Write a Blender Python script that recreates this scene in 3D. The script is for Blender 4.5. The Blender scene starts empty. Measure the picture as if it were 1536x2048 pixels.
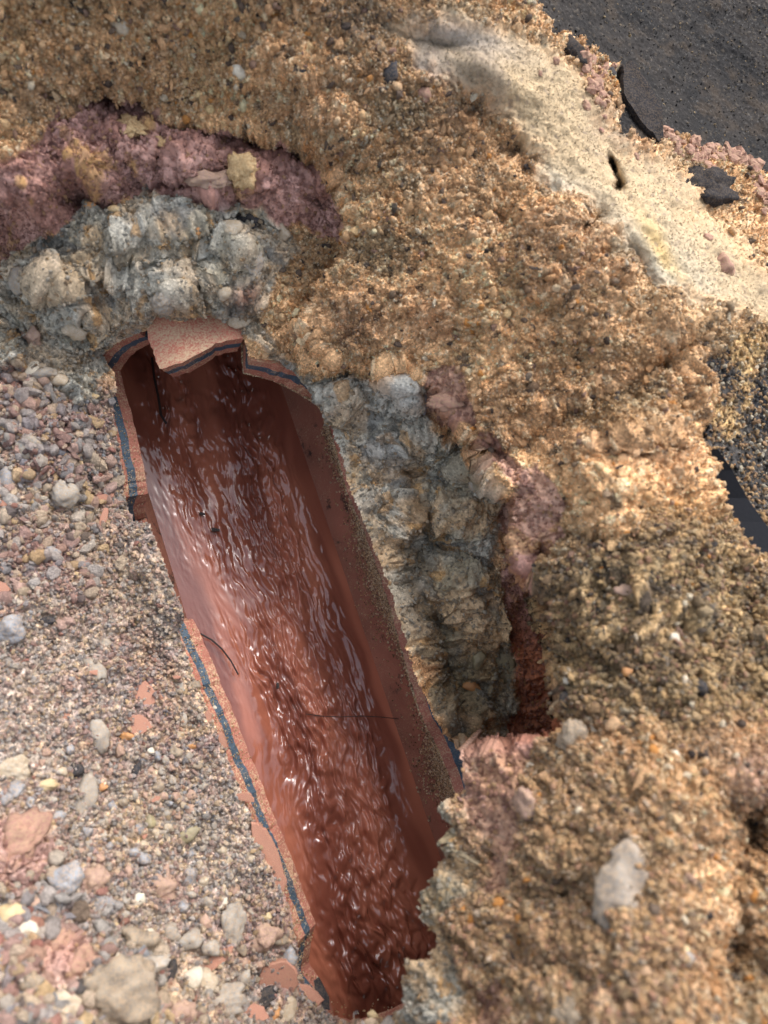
import bpy, bmesh, math, random
import numpy as np
from mathutils import Vector, Matrix
from mathutils.geometry import delaunay_2d_cdt
from mathutils import noise as mn

# ============================================================ camera, world, sun, exposure
scene = bpy.context.scene
col = scene.collection
FPX = 1483.0                                   # focal length in pixels of the 1536 x 2048 photograph
TN, TE = math.radians(15), math.radians(18)    # the camera looks down, leaning north and east
C0 = np.array([0.0, 0.0, 0.56])
fw = np.array([math.sin(TE), math.sin(TN)*math.cos(TE), -math.cos(TN)*math.cos(TE)]); fw /= np.linalg.norm(fw)
up = np.array([0, 1.0, 0]) - fw[1]*fw; up /= np.linalg.norm(up)
rt = np.cross(fw, up)
cam_d = bpy.data.cameras.new('camera'); cam = bpy.data.objects.new('camera', cam_d); col.objects.link(cam)
cam.matrix_world = Matrix(((rt[0], up[0], -fw[0], C0[0]), (rt[1], up[1], -fw[1], C0[1]), (rt[2], up[2], -fw[2], C0[2]), (0, 0, 0, 1)))
cam_d.sensor_fit = 'VERTICAL'; cam_d.sensor_height = 9.8; cam_d.sensor_width = 7.35
cam_d.lens = 9.8*FPX/2048
cam_d.clip_start = 0.01; cam_d.clip_end = 50
cam_d.dof.use_dof = True; cam_d.dof.focus_distance = 0.475; cam_d.dof.aperture_fstop = 2.0
scene.camera = cam

world = bpy.data.worlds.new('World'); scene.world = world; world.use_nodes = True
wn = world.node_tree; wn.nodes.clear()
SUN_EL, SUN_AZ = math.radians(48), math.radians(22)     # azimuth from +Y towards +X
sky = wn.nodes.new('ShaderNodeTexSky'); sky.sky_type = 'NISHITA'; sky.sun_disc = False
sky.sun_elevation = SUN_EL; sky.sun_rotation = SUN_AZ; sky.air_density = 1.0; sky.dust_density = 4.0; sky.ozone_density = 1.0
bg = wn.nodes.new('ShaderNodeBackground'); bg.inputs[1].default_value = 0.15
wo = wn.nodes.new('ShaderNodeOutputWorld')
hs = wn.nodes.new('ShaderNodeHueSaturation'); hs.inputs['Saturation'].default_value = 0.5      # thin cloud: a paler sky
wn.links.new(sky.outputs[0], hs.inputs['Color']); wn.links.new(hs.outputs[0], bg.inputs[0]); wn.links.new(bg.outputs[0], wo.inputs[0])
sun_d = bpy.data.lights.new('sun', 'SUN'); sun_d.energy = 0.95; sun_d.angle = math.radians(34); sun_d.color = (0.985, 0.96, 1.0)
sun = bpy.data.objects.new('sun', sun_d); col.objects.link(sun)
sdir = Vector((math.sin(SUN_AZ)*math.cos(SUN_EL), math.cos(SUN_AZ)*math.cos(SUN_EL), math.sin(SUN_EL)))
sun.rotation_euler = sdir.to_track_quat('Z', 'Y').to_euler()
scene.view_settings.view_transform = 'Standard'; scene.view_settings.look = 'None'
scene.view_settings.gamma = 1; scene.view_settings.use_curve_mapping = False
scene.view_settings.exposure = 1.14
scene.cycles.max_bounces = 6; scene.cycles.diffuse_bounces = 3

# ============================================================ geometry helpers
def ray(px, py):
    px = np.asarray(px, float); py = np.asarray(py, float)
    d = rt[None]*((px.reshape(-1, 1)-768)/FPX) + up[None]*((1024-py.reshape(-1, 1))/FPX) + fw[None]
    return d
def P(px, py, z):
    d = ray(px, py); t = (np.asarray(z).reshape(-1)-C0[2])/d[:, 2]
    return C0[None] + d*t[:, None]

# ---- the pipe: axis and radius
ZA_AX = 0.075
a0 = P(443, 830, ZA_AX)[0]; a1 = P(651, 1470, ZA_AX)[0]
AX = (a1-a0)/np.linalg.norm(a1-a0)             # down-stream direction (towards the viewer's feet)
SX = np.cross(AX, [0, 0, 1.0]); SX /= np.linalg.norm(SX)
if SX[0] < 0: SX = -SX                          # towards the right bank
l1 = P(441, 1470, ZA_AX)[0]; r1 = P(862, 1470, ZA_AX)[0]
RI = 0.5*abs(np.dot(r1-l1, SX))*1.02
TW = 0.0175
RO = RI+TW
def cyl(R, th, s):
    th = np.asarray(th, float)[:, None]; s = np.asarray(s, float)[:, None]
    return a0 + AX*s + SX*R*np.sin(th) + np.array([0, 0, 1.0])*R*np.cos(th)
def hit(px, py, R):
    """(theta, s, z) where the ray through a picture point first meets the cylinder of radius R (or passes nearest)."""
    d = ray(px, py); o = C0-a0
    dx = d@SX; dz = d[:, 2]; ox = o@SX; oz = o[2]
    A = dx**2+dz**2; B = 2*(ox*dx+oz*dz); Cc = ox**2+oz**2-R*R
    disc = B*B-4*A*Cc
    t = (-B-np.sqrt(np.maximum(disc, 0)))/(2*A)
    q = C0[None]+d*t[:, None]-a0
    th = np.arctan2(q@SX, q[:, 2]); s = q@AX
    return th, s, (R*np.cos(th)+a0[2])
print('RI', RI, 'AX', AX, 'SX', SX)

DEBUG = False
# ---- noise in numpy, over picture-scaled ground coordinates
def h2(ix, iy, seed):
    v = (ix.astype(np.int64)*374761393 + iy.astype(np.int64)*668265263 + seed*2246822519) & 0xffffffff
    v = ((v ^ (v >> 13))*1274126177) & 0xffffffff
    v = ((v ^ (v >> 16))*2654435761) & 0xffffffff
    return ((v ^ (v >> 15)) & 0xffffff)/16777215.0
def vn(x, y, sc, seed=0):
    x = x/sc; y = y/sc
    ix = np.floor(x); iy = np.floor(y); fx = x-ix; fy = y-iy
    fx = fx*fx*fx*(fx*(fx*6-15)+10); fy = fy*fy*fy*(fy*(fy*6-15)+10)
    ix = ix.astype(np.int64); iy = iy.astype(np.int64)
    a = h2(ix, iy, seed); b = h2(ix+1, iy, seed); c = h2(ix, iy+1, seed); d = h2(ix+1, iy+1, seed)
    return (a+(b-a)*fx)*(1-fy)+(c+(d-c)*fx)*fy
def fbm(x, y, sc, o=4, seed=0, g=0.5):
    r = 0; a = 1; n = 0
    for k in range(o):
        cs, sn = math.cos(k*1.3+seed), math.sin(k*1.3+seed)
        r = r+a*(vn(x*cs-y*sn, x*sn+y*cs, sc/2**k, seed*17+k)-0.5); n += a; a *= g
    return 2*r/n
def worley(x, y, sc, seed=0):
    x = x/sc; y = y/sc
    ix = np.floor(x).astype(np.int64); iy = np.floor(y).astype(np.int64)
    f1 = np.full(x.shape, 9.0); f2 = f1.copy(); cid = np.zeros(x.shape)
    for dx in (-1, 0, 1):
        for dy in (-1, 0, 1):
            jx = ix+dx; jy = iy+dy
            px = jx+h2(jx, jy, seed+1); py = jy+h2(jx, jy, seed+2)
            d = np.hypot(px-x, py-y); c = h2(jx, jy, seed+3)
            n = d < f1
            f2 = np.where(n, f1, np.minimum(f2, d)); cid = np.where(n, c, cid); f1 = np.where(n, d, f1)
    return f1, f2, cid
def sstep(a, b, x):
    t = np.clip((x-a)/(b-a), 0, 1); return t*t*(3-2*t)
def sdist(x, y, poly):
    """signed distance to a polygon, positive inside"""
    poly = np.array(poly, float); n = len(poly)
    d = np.full(x.shape, 1e9); ins = np.zeros(x.shape, bool)
    for i in range(n):
        ax, ay = poly[i]; bx, by = poly[(i+1) % n]
        ex, ey = bx-ax, by-ay; L = ex*ex+ey*ey+1e-9
        t = np.clip(((x-ax)*ex+(y-ay)*ey)/L, 0, 1)
        d = np.minimum(d, (x-ax-t*ex)**2+(y-ay-t*ey)**2)
        if ay != by:
            c = ((ay > y) != (by > y)) & (x < (bx-ax)*(y-ay)/(by-ay)+ax)
            ins ^= c
    d = np.sqrt(d)
    return np.where(ins, d, -d)
def tps(pts, X, Y):
    """smooth surface through (px, py, value) control points"""
    p = np.array(pts, float); k = p[:, :2]/500.0; n = len(p)
    r = np.hypot(k[:, None, 0]-k[None, :, 0], k[:, None, 1]-k[None, :, 1])
    ph = lambda r: r*r*np.log(r+1e-9)
    A = np.zeros((n+3, n+3)); A[:n, :n] = ph(r)+np.eye(n)*0.002; A[:n, n] = 1; A[:n, n+1:] = k
    A[n:, :n] = A[:n, n:].T
    w = np.linalg.solve(A, np.concatenate([p[:, 2], [0, 0, 0]]))
    o = np.full(X.shape, w[n])+w[n+1]*X/500+w[n+2]*Y/500
    for i in range(n):
        o = o+w[i]*ph(np.hypot(X/500-k[i, 0], Y/500-k[i, 1]))
    return o

# ============================================================ material helpers
def srgb(r, g, b):
    f = lambda c: (c/255/12.92) if c/255 <= 0.04045 else ((c/255+0.055)/1.055)**2.4
    return np.array([f(r), f(g), f(b)])
class NT:
    def __init__(s, name):
        s.m = bpy.data.materials.new(name); s.m.use_nodes = True; s.t = s.m.node_tree; s.t.nodes.clear()
        s.out = s.n('ShaderNodeOutputMaterial'); s.b = s.n('ShaderNodeBsdfPrincipled')
        s.l(s.b.outputs[0], s.out.inputs[0])
    def n(s, t, **k):
        o = s.t.nodes.new(t)
        for a, v in k.items(): setattr(o, a, v)
        return o
    def l(s, a, b): s.t.links.new(a, b)
    def coord(s): return s.n('ShaderNodeTexCoord').outputs['Object']
    def noise(s, sc, det=4, rough=0.6, vec=None):
        o = s.n('ShaderNodeTexNoise'); o.inputs['Scale'].default_value = sc; o.inputs['Detail'].default_value = det
        o.inputs['Roughness'].default_value = rough; s.l(vec or s.coord(), o.inputs['Vector']); return o.outputs['Fac']
    def ramp(s, fac, stops):
        o = s.n('ShaderNodeValToRGB'); s.l(fac, o.inputs[0]); e = o.color_ramp.elements
        while len(e) < len(stops): e.new(0.5)
        for q, (p, c) in zip(e, stops):
            q.position = p; q.color = tuple(c)[:3]+(1,) if hasattr(c, '__len__') else (c, c, c, 1)
        return o.outputs[0]
    def mix(s, fac, a, b, mode='MIX'):
        o = s.n('ShaderNodeMix', data_type='RGBA', blend_type=mode)
        for v, i in ((fac, 0), (a, 6), (b, 7)):
            if hasattr(v, 'is_linked') or hasattr(v, 'links'): s.l(v, o.inputs[i])
            elif hasattr(v, '__len__'): o.inputs[i].default_value = tuple(v)[:3]+(1,)
            else: o.inputs[i].default_value = v
        return o.outputs[2]
    def bump(s, h, strength, dist, nrm=None):
        o = s.n('ShaderNodeBump'); o.inputs['Strength'].default_value = strength; o.inputs['Distance'].default_value = dist
        s.l(h, o.inputs['Height'])
        if nrm: s.l(nrm, o.inputs['Normal'])
        return o.outputs[0]
    def attr(s, name, typ='GEOMETRY'):
        return s.n('ShaderNodeAttribute', attribute_name=name, attribute_type=typ).outputs['Color']
    def set(s, **k):
        for a, v in k.items():
            i = s.b.inputs[a.replace('_', ' ')]
            if hasattr(v, 'links'): s.l(v, i)
            elif hasattr(v, '__len__'): i.default_value = tuple(v)[:3]+(1,)
            else: i.default_value = v
        return s.m

def ground_mat(name, rough=0.9, grain=0.5, gsize=900, spec=0.25, bdist=0.0007):
    """vertex colour gives the kind of soil, this adds single grains and their relief"""
    m = NT(name); c = m.attr('Col'); co = m.coord()
    v = m.n('ShaderNodeTexVoronoi'); v.inputs['Scale'].default_value = gsize; m.l(co, v.inputs['Vector'])
    sep = m.n('ShaderNodeSeparateColor'); m.l(v.outputs['Color'], sep.inputs[0])
    g = m.ramp(sep.outputs[0], [(0, 1-grain*0.9), (0.5, 1.0), (0.9, 1+grain*0.7), (1, 1+grain*1.8)])
    c2 = m.mix(1.0, c, g, 'MULTIPLY')
    n1 = m.noise(1700, 3, 0.7, co); n2 = m.noise(420, 4, 0.65, co)
    b = m.bump(n1, 0.5, bdist, m.bump(n2, 0.6 if bdist > .00025 else .2, bdist*3))
    r = m.ramp(sep.outputs[1], [(0, rough), (0.93, rough), (1.0, rough*0.35)])
    return m.set(Base_Color=c2, Roughness=r, Normal=b, Specular_IOR_Level=spec)

def rock_mat(name, c1, c2, rough=0.85, spec=0.2, scale=160, dust=0.55, dustc=None):
    m = NT(name); co = m.n('ShaderNodeNewGeometry').outputs['Position']; gm = c1*.5+c2*.5; gy = srgb(158,144,126); kk_ = 0 if c1.max() < .1 else .32; c1 = c1*(1-kk_)+gy*kk_; c2 = c2*(1-kk_)+gy*kk_*.7
    n = m.noise(scale, 6, 0.7, co); n2 = m.noise(scale*6, 3, 0.7, co)
    c = m.mix(m.ramp(n, [(0.35, 0), (0.65, 1)]), c1, c2)
    d = m.ramp(n2, [(0.42, 0), (0.6, dust)])
    c = m.mix(d, c, dustc if dustc is not None else srgb(176, 150, 118))
    return m.set(Base_Color=c, Roughness=rough, Specular_IOR_Level=spec, Normal=m.bump(n2, 0.5, 0.0006, m.bump(n, 0.5, 0.0015)))

def terracotta(name, base, rough, dust=0.0, stain=0.0, wet=0.0):
    m = NT(name); co = m.coord()
    n = m.noise(30, 5, 0.6, co); n2 = m.noise(900, 3, 0.7, co); n3 = m.noise(55, 6, 0.75, co)
    c = m.mix(m.ramp(n, [(0.3, 0), (0.7, 1)]), base*0.75, base*1.2)
    if stain:
        c = m.mix(m.ramp(n3, [(0.57, 0), (0.64, stain)]), c, (0.02, 0.018, 0.016))
    if dust:
        nd = m.n('ShaderNodeMath', operation='ADD'); m.l(n2, nd.inputs[0]); m.l(m.ramp(m.noise(70, 3, .6, co), [(.35, .12), (.6, -.0)]), nd.inputs[1])
        d = m.ramp(nd.outputs[0], [(0.62-dust*0.22, 0), (0.84-dust*0.2, min(1, 0.5+dust))])
        c = m.mix(d, c, srgb(192, 165, 132))
    return m.set(Base_Color=c, Roughness=rough, Specular_IOR_Level=0.4, Normal=m.bump(n2, 0.35, 0.0005), Coat_Weight=wet, Coat_Roughness=0.15)

def tag(o, label=None, cat=None, group=None, kind=None):
    if label: o['label'] = label
    if cat: o['category'] = cat
    if group: o['group'] = group
    if kind: o['kind'] = kind
    return o
def link(name, me, parent=None):
    o = bpy.data.objects.new(name, me); col.objects.link(o)
    if parent: o.parent = parent
    return o
def mesh_np(name, V, Fq, colors=None, smooth=True):
    V = np.ascontiguousarray(V, np.float32); k = Fq.shape[1]
    me = bpy.data.meshes.new(name)
    me.vertices.add(len(V)); me.vertices.foreach_set('co', V.ravel())
    me.loops.add(Fq.size); me.loops.foreach_set('vertex_index', np.ascontiguousarray(Fq, np.int32).ravel())
    me.polygons.add(len(Fq)); me.polygons.foreach_set('loop_start', np.arange(0, Fq.size, k, dtype=np.int32))
    me.polygons.foreach_set('use_smooth', np.full(len(Fq), smooth))
    me.update(calc_edges=True)
    if colors is not None:
        a = me.color_attributes.new('Col', 'FLOAT_COLOR', 'POINT')
        cc = np.ones((len(V), 4), np.float32); cc[:, :3] = colors; a.data.foreach_set('color', cc.ravel())
    return me

# ============================================================ where things lie (traced points of the photograph)
# opening seen from above: where the soil stops around the pipe
HOLE = [(206,712),(232,690),(262,672),(300,658),(308,640),(318,628),(360,640),(410,626),(450,640),(480,655),(497,716),(556,724),(592,752),(634,800),(654,838),
 (675,905),(697,985),(727,1060),(754,1120),(776,1190),(804,1290),(827,1370),(858,1424),(900,1490),(934,1530),(934,1580),(914,1622),(920,1690),(900,1745),
 (872,1795),(878,1850),(896,1892),(884,1932),(838,1942),(812,1954),(816,2004),(782,2036),(700,2046),(664,2036),(640,2000),(606,1960),(596,1930),(594,1880),
 (580,1818),(553,1743),(522,1673),(492,1603),(467,1540),(440,1470),(411,1402),(382,1330),(362,1262),(372,1236),(368,1218),(346,1165),(322,1100),(306,1048),(270,1042),
 (254,1008),(246,930),(232,850),(228,800),(238,772),(232,745)]
NEAR = [(-400,300),(60,250),(110,215),(200,190),(250,186),(292,200),(340,240),(400,262),(470,262),(560,285),(620,305),(655,330),(684,372),(700,440),(690,500),(640,580),(600,660),
 (660,720),(740,740),(810,740),(860,770),(900,830),(950,880),(985,950),(1020,1000),(1015,1080),(1040,1130),(1098,1180),(1106,1240),(1124,1310),(1136,1390),(1146,1440),(1110,1480),
 (1010,1500),(930,1508),(885,1530),(865,1600),(870,1690),(850,1745),(820,1795),(825,1850),(835,1895),(800,1905),(765,1946),(765,1990),(740,2010),
 (735,2060),(700,2130),(660,2400),(2200,2400),(2200,-600),(-400,-600)]
CLAY = [[(-60,340),(40,330),(70,300),(120,230),(200,195),(250,180),(300,200),(345,242),(470,262),(560,280),(650,322),(692,400),(702,480),(640,470),(600,440),(560,430),(520,405),(440,400),(360,405),
         (300,380),(265,400),(235,385),(200,425),(130,430),(70,480),(20,560),(-60,600)],
        [(150,215),(215,178),(280,190),(320,240),(250,260),(170,250)],
        [(830,770),(850,740),(900,730),(950,760),(960,800),(970,880),(1010,950),(1060,1000),(1090,1080),(1120,1080),(1140,1010),(1080,930),(1050,940),(1000,900),(985,860),(950,850),(880,850),(840,800)],
        [(1000,1010),(1040,980),(1130,1050),(1110,1130),(1090,1200),(1100,1290),(1130,1400),(1150,1470),(1090,1520),(1030,1510),(1000,1480),(1030,1400),(1040,1320),(1000,1230),(1010,1130)],
        [(920,1510),(1010,1480),(1100,1500),(1060,1600),(1040,1740),(1000,1830),(985,1800),(1010,1690),(950,1620),(925,1560)],
        [(-50,1650),(60,1640),(100,1700),(80,1770),(-50,1790)], [(290,1780),(340,1750),(350,1800),(320,1820)],
        [(90,1920),(150,1880),(190,1900),(140,1960),(100,1980)],[(960,1960),(1030,1960),(1040,2090),(960,2090)]]
CONC = [[(-60,600),(20,560),(70,480),(140,425),(210,415),(262,395),(300,375),(370,400),(440,395),(520,400),(560,430),(600,500),(540,560),(530,640),(560,700),(620,745),(700,740),(760,760),(820,745),(860,780),
         (860,850),(930,880),(1005,940),(1010,1060),(990,1130),(1010,1230),(1040,1320),(1030,1400),(1000,1490),(930,1510),(900,1480),(850,1400),(840,1340),(740,1220),(690,1100),(630,940),(600,830),(530,700),(480,650),(400,640),(310,640),(220,700),(210,790),
         (150,830),(90,770),(30,720),(-60,750)],
        [(925,1520),(925,1600),(960,1700),(980,1790),(900,1860),(950,1950),(940,2060),(780,2060),(790,1930),(860,1930),(880,1890),(850,1790),(905,1680),(895,1610)]]
CREAM = [(760,40),(840,30),(940,50),(1070,80),(1130,130),(1190,190),(1220,250),(1260,310),(1330,330),(1400,420),(1480,480),(1540,560),(1740,700),(1740,780),(1500,640),(1420,620),(1330,580),(1260,520),(1190,420),(1080,370),(1075,320),(1035,250),(1000,195),(930,170),(860,150),(800,100)]
TAR = [(1050,-20),(1072,30),(1105,75),(1130,80),(1185,110),(1225,140),(1228,200),(1240,280),(1300,300),(1330,275),(1410,300),(1450,330),(1495,345),(1536,372),(1760,430),(1760,-400),(1040,-400)]
DARKR = [(1390,720),(1450,690),(1540,640),(1760,600),(1760,1240),(1536,1150),(1490,1100),(1440,1050),(1412,950),(1400,880),(1420,800)]
DIRT = [(1040,1180),(1130,1140),(1220,1120),(1300,1040),(1400,1060),(1500,1120),(1800,1230),(1800,1500),(1536,1440),(1450,1420),(1350,1480),(1250,1430),(1150,1470),(1110,1380),(1090,1280)]
GRAV = [(-400,560),(60,640),(200,760),(330,830),(380,1050),(460,1230),(600,1540),(660,1760),(700,1960),(700,2050),(780,2070),(760,2500),(-400,2500)]

# ============================================================ terrain
STEP = 2.3
xs = np.arange(-170, 1706, STEP); ys = np.arange(-170, 2220, STEP)
X, Y = np.meshgrid(xs, ys)
ny, nx = X.shape
rim_pts = [p for p in HOLE if not (p[0] > 845 and p[1] > 1480) and p[1] < 2040]
_o = np.array(rim_pts, float)
_, _, zr = hit(_o[:, 0], _o[:, 1], RO)
ctlA = [(p[0], p[1], z+(0.005 if (p[0] < 400 and 1045 < p[1] < 1245) else 0.003 if (p[0] > 650 and p[1] < 1400) else 0.001)) for p, z in zip(rim_pts, zr)]
ctlA += [(-170,-170,.22),(300,-170,.22),(0,500,.15),(0,700,.135),(0,900,.125),(120,900,.122),(0,1150,.128),(200,1100,.118),(200,1300,.123),(0,1400,.145),(330,1480,.128),(150,1600,.145),(0,1700,.17),
 (330,1750,.145),(440,1800,.138),(0,2000,.20),(200,2000,.185),(420,2000,.155),(560,2040,.14),(-170,2200,.24),(300,2200,.22),(600,2200,.18),(-170,1000,.11),(-170,1500,.14),
 (150,560,.165),(320,560,.178),(480,560,.185),(200,430,.18),(400,430,.19),(600,450,.195),(0,380,.195),(250,300,.205),(450,320,.212),(620,380,.216),
 (700,760,.17),(780,820,.165),(860,850,.17),(760,900,.135),(850,1000,.14),(950,1000,.155),(820,1150,.12),(900,1200,.13),(990,1150,.15),(880,1350,.10),(960,1350,.115),(1040,1300,.13),(1060,1420,.115),(960,1470,.105),
 (1000,1100,.16),(1200,1400,.16),(1536,1600,.2),(1700,500,.2),(1700,-170,.2),(1000,1700,.12),(900,600,.21),(1200,2100,.2)]
ctlB = [(-170,150,.235),(-170,-170,.27),(100,200,.222),(300,190,.225),(470,250,.23),(650,300,.236),(700,420,.23),(200,0,.26),(500,0,.275),(760,0,.285),(600,150,.255),(400,-170,.30),(900,-170,.30),
 (640,580,.20),(610,660,.190),(560,600,.19),(720,720,.19),(800,720,.20),(700,600,.212),(860,780,.205),(950,880,.215),(1000,960,.222),(800,300,.252),(900,450,.245),(800,560,.228),
 (880,180,.275),(1000,250,.272),(1150,350,.278),(1000,100,.292),(1130,150,.282),(1250,450,.285),(1220,240,.272),(1340,300,.262),(1470,480,.275),(1400,600,.288),(1536,380,.25),(1300,100,.245),(1500,100,.235),(1500,300,.238),
 (1700,100,.235),(1700,600,.27),(1150,-170,.26),(1000,700,.245),(1150,600,.268),(1200,750,.262),(1100,860,.243),(1300,880,.282),(1380,750,.282),(1450,800,.272),(1450,1000,.268),(1700,1000,.27),(1250,950,.288),(1100,1000,.255),
 (1080,1100,.245),(1110,1250,.25),(1130,1400,.255),(1250,1150,.287),(1400,1200,.295),(1250,1350,.285),(1100,1480,.255),(1000,1510,.235),(935,1520,.222),(1150,1550,.278),(925,1620,.225),(930,1700,.225),(900,1800,.225),(1050,1700,.265),
 (1250,1650,.305),(1450,1450,.31),(1700,1400,.315),(900,1900,.232),(850,1980,.225),(1000,1950,.27),(1200,1900,.312),(1450,1800,.322),(1700,1900,.335),(800,2050,.21),(720,2100,.2),(900,2150,.255),(1250,2200,.325),(1500,2150,.335),(680,2300,.21)]
cs = 24.0
cxs = np.arange(-170, 1706+cs, cs); cys = np.arange(-170, 2220+cs, cs)
CX, CY = np.meshgrid(cxs, cys)
def upsample(G):
    gx = (X+170)/cs; gy = (Y+170)/cs
    ix = np.clip(gx.astype(int), 0, G.shape[1]-2); iy = np.clip(gy.astype(int), 0, G.shape[0]-2)
    tx = gx-ix; ty = gy-iy
    return (G[iy, ix]*(1-tx)+G[iy, ix+1]*tx)*(1-ty)+(G[iy+1, ix]*(1-tx)+G[iy+1, ix+1]*tx)*ty
Za = upsample(tps(ctlA, CX, CY)); Zb = upsample(tps(ctlB, CX, CY))
# ragged picture-plane warp for every border
wx = X+14*fbm(X, Y, 60, 3, 1)+8*fbm(X, Y, 18, 3, 2); wy = Y+14*fbm(X, Y, 60, 3, 3)+8*fbm(X, Y, 18, 3, 4)
sx_ = X+5*fbm(X, Y, 26, 3, 5); sy_ = Y+5*fbm(X, Y, 26, 3, 6)
dN = sdist(sx_, sy_, NEAR)
mN = sstep(-7, 9, dN)
Zb = np.maximum(Zb, Za+0.004*sstep(0, 60, dN))
Z = Za*(1-mN)+Zb*mN
# zone weights
def zone(polys, soft=10, warp=1.0):
    r = np.full(X.shape, -1e9)
    ax = X+(wx-X)*warp; ay = Y+(wy-Y)*warp
    for p in polys: r = np.maximum(r, sdist(ax, ay, p))
    return sstep(-soft, soft, r), r
zG, dG = zone([GRAV], 50, 1.5); zC, dC = zone(CONC, 7); zK, dK = zone(CLAY, 4, 1.2)
zM, dM = zone([CREAM], 34, 1.8); zT, dT = zone([TAR], 4, .8); zD, dD = zone([DARKR], 12, 1.5); zI, dI = zone([DIRT], 50, 2.0)
def blob(cx, cy, rx, ry, ang=0, p=1.0):
    a = math.radians(ang); dx = X-cx; dy = Y-cy
    u = (dx*math.cos(a)+dy*math.sin(a))/rx; v = (-dx*math.sin(a)+dy*math.cos(a))/ry
    return np.exp(-(u*u+v*v)**p)
# hollows, ridges and big lumps of the bank and of the bedding
for b in [(945,222,40,30,30,-.013),(1035,312,40,24,40,-.012),(1180,448,24,36,50,-.013),(1230,340,7,22,-25,-.026),(1238,372,9,9,0,-.024),(1130,860,170,34,-20,-.013),(1320,735,90,28,-35,-.014),
          (1010,460,60,30,40,-.006),(920,640,16,60,10,-.008),(1290,870,120,28,-12,.008),(1180,600,120,60,30,.006),(880,400,80,60,0,.006),(1380,940,50,70,0,.006),
          (1090,1120,22,30,0,-.012),(1210,1100,46,40,0,-.010),(1200,1300,60,30,20,-.006),(1430,1300,80,50,0,-.006),(1480,1680,60,110,20,-.026),(1440,1900,90,90,0,-.020),(1150,1780,60,60,0,-.013),(1370,1700,40,60,0,-.010),(1180,1960,70,30,20,-.010),(1060,1850,26,60,10,-.010),(1340,1260,70,22,20,-.010),(1480,1220,40,60,0,-.010),(1240,1180,60,24,-10,-.010),(1140,1330,22,50,0,-.010),
          (1000,1990,40,60,0,-.008),(980,1720,16,50,20,-.010),(1100,1620,60,30,0,.006),(1500,1560,60,50,0,.012),(560,120,100,50,20,.006),(200,110,130,60,0,.006),(690,250,90,40,30,.006),
          (640,190,60,30,0,-.005),(420,90,60,40,0,-.005),(1090,780,30,20,0,-.006),(1290,600,60,70,0,-.006),(1270,520,20,50,-30,-.008),(1400,860,10,60,10,-.008),
          (1000,150,90,30,35,.004),(880,90,80,20,10,-.005)]:
    Z = Z+b[5]*blob(b[0], b[1], b[2], b[3], b[4])
for b in [(672,838,9,20,-20,-.012),(760,900,44,70,-15,.016),(790,1010,44,70,0,.012),(860,1080,40,60,20,-.012),(910,1020,70,60,0,.014),(900,1150,60,50,10,.013),(950,1230,50,60,0,.010),(880,1250,30,50,0,-.009),(930,1300,60,40,0,.010),
          (990,1320,40,50,0,-.008),(900,1440,50,40,0,.012),(700,800,50,24,30,.010),(790,770,44,40,0,.014),(820,870,50,30,-30,.008),(640,720,40,20,30,.008),(935,935,30,24,0,.008),(820,960,14,70,-12,-.012),
          (330,450,120,30,-10,.006),(380,530,26,20,0,-.016),(250,520,60,20,10,-.010),(480,500,40,30,0,.006),(330,590,40,36,0,.012),(100,560,60,30,20,.010),(60,660,40,30,0,-.008),(160,620,50,30,0,.008),
          (180,330,36,70,-40,.012),(280,300,80,50,10,.010),(150,390,50,30,20,-.014),(230,215,60,26,20,-.012),(380,330,60,50,0,.012),(320,310,20,40,20,-.006),(420,380,46,24,5,.010),(570,306,110,20,14,-.030),(248,204,46,14,0,-.022),(500,340,40,40,0,.010),
          (640,400,26,60,-20,-.010),(560,400,60,40,0,.006),(60,380,90,70,0,.012),(360,370,70,12,0,-.009),(475,360,20,40,0,-.005),
          (30,1700,70,70,0,.010),(60,1530,50,40,0,.006),(230,1970,100,60,0,.016),(330,1960,16,50,20,-.014),(520,1960,30,20,0,-.010),(130,1930,70,40,-30,.010),(430,1870,50,40,0,.004)]:
    Z = Z+b[5]*blob(b[0], b[1], b[2], b[3], b[4])
base = C0[None]+ray(X.ravel(), Y.ravel())*((Z.ravel()-C0[2])/ray(X.ravel(), Y.ravel())[:, 2])[:, None]
base = base.reshape(ny, nx, 3)
def normals(Pg):
    du = np.gradient(Pg, axis=1); dv = np.gradient(Pg, axis=0)
    n = np.cross(dv, du); n /= np.linalg.norm(n, axis=2, keepdims=True)+1e-12
    return n
n0 = normals(base)
if n0[ny//2, nx//4, 2] < 0: n0 = -n0
# relief, in metres; coordinates in picture pixels scaled by distance so that grains keep one real size
dist = np.linalg.norm(base-C0, axis=2)
mpx = dist/FPX
k_ = (dist+0*dist)/.49; U = (X-768)*k_; V = (1024-Y)*k_                # relief laid over the slope itself, about 0.33 mm a unit
U2 = U+6*fbm(U, V, 22, 2, 31); V2 = V+6*fbm(U, V, 22, 2, 32)
n_big = fbm(U, V, 150, 4, 11); n_mid = fbm(U, V, 44, 4, 12, .6); n_fine = fbm(U, V, 9, 3, 13, .7)
f1a, f2a, ida = worley(U2, V2, 30, 50); f1b, f2b, idb = worley(U2, V2, 13, 60); f1c, f2c, idc = worley(U, V, 6.5, 70)
bumpA = 1-np.clip(f1a, 0, 1)**2; bumpB = 1-np.clip(f1b, 0, 1)**2; bumpC = 1-np.clip(f1c, 0, 1)**2
bil = lambda sc, sd: 1-2.2*abs(fbm(U2, V2, sc, 3, sd, .55))
bil1 = bil(46, 101); bil2 = bil(19, 102); bil3 = bil(9, 103)
w_s = np.clip(1-np.maximum.reduce([zG, zC, zK, zM, zT, zD]), 0, 1)
clump = sstep(-.2, .5, fbm(U, V, 90, 3, 14))
scA = .65+.35*sstep(100, 500, Y)
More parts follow.
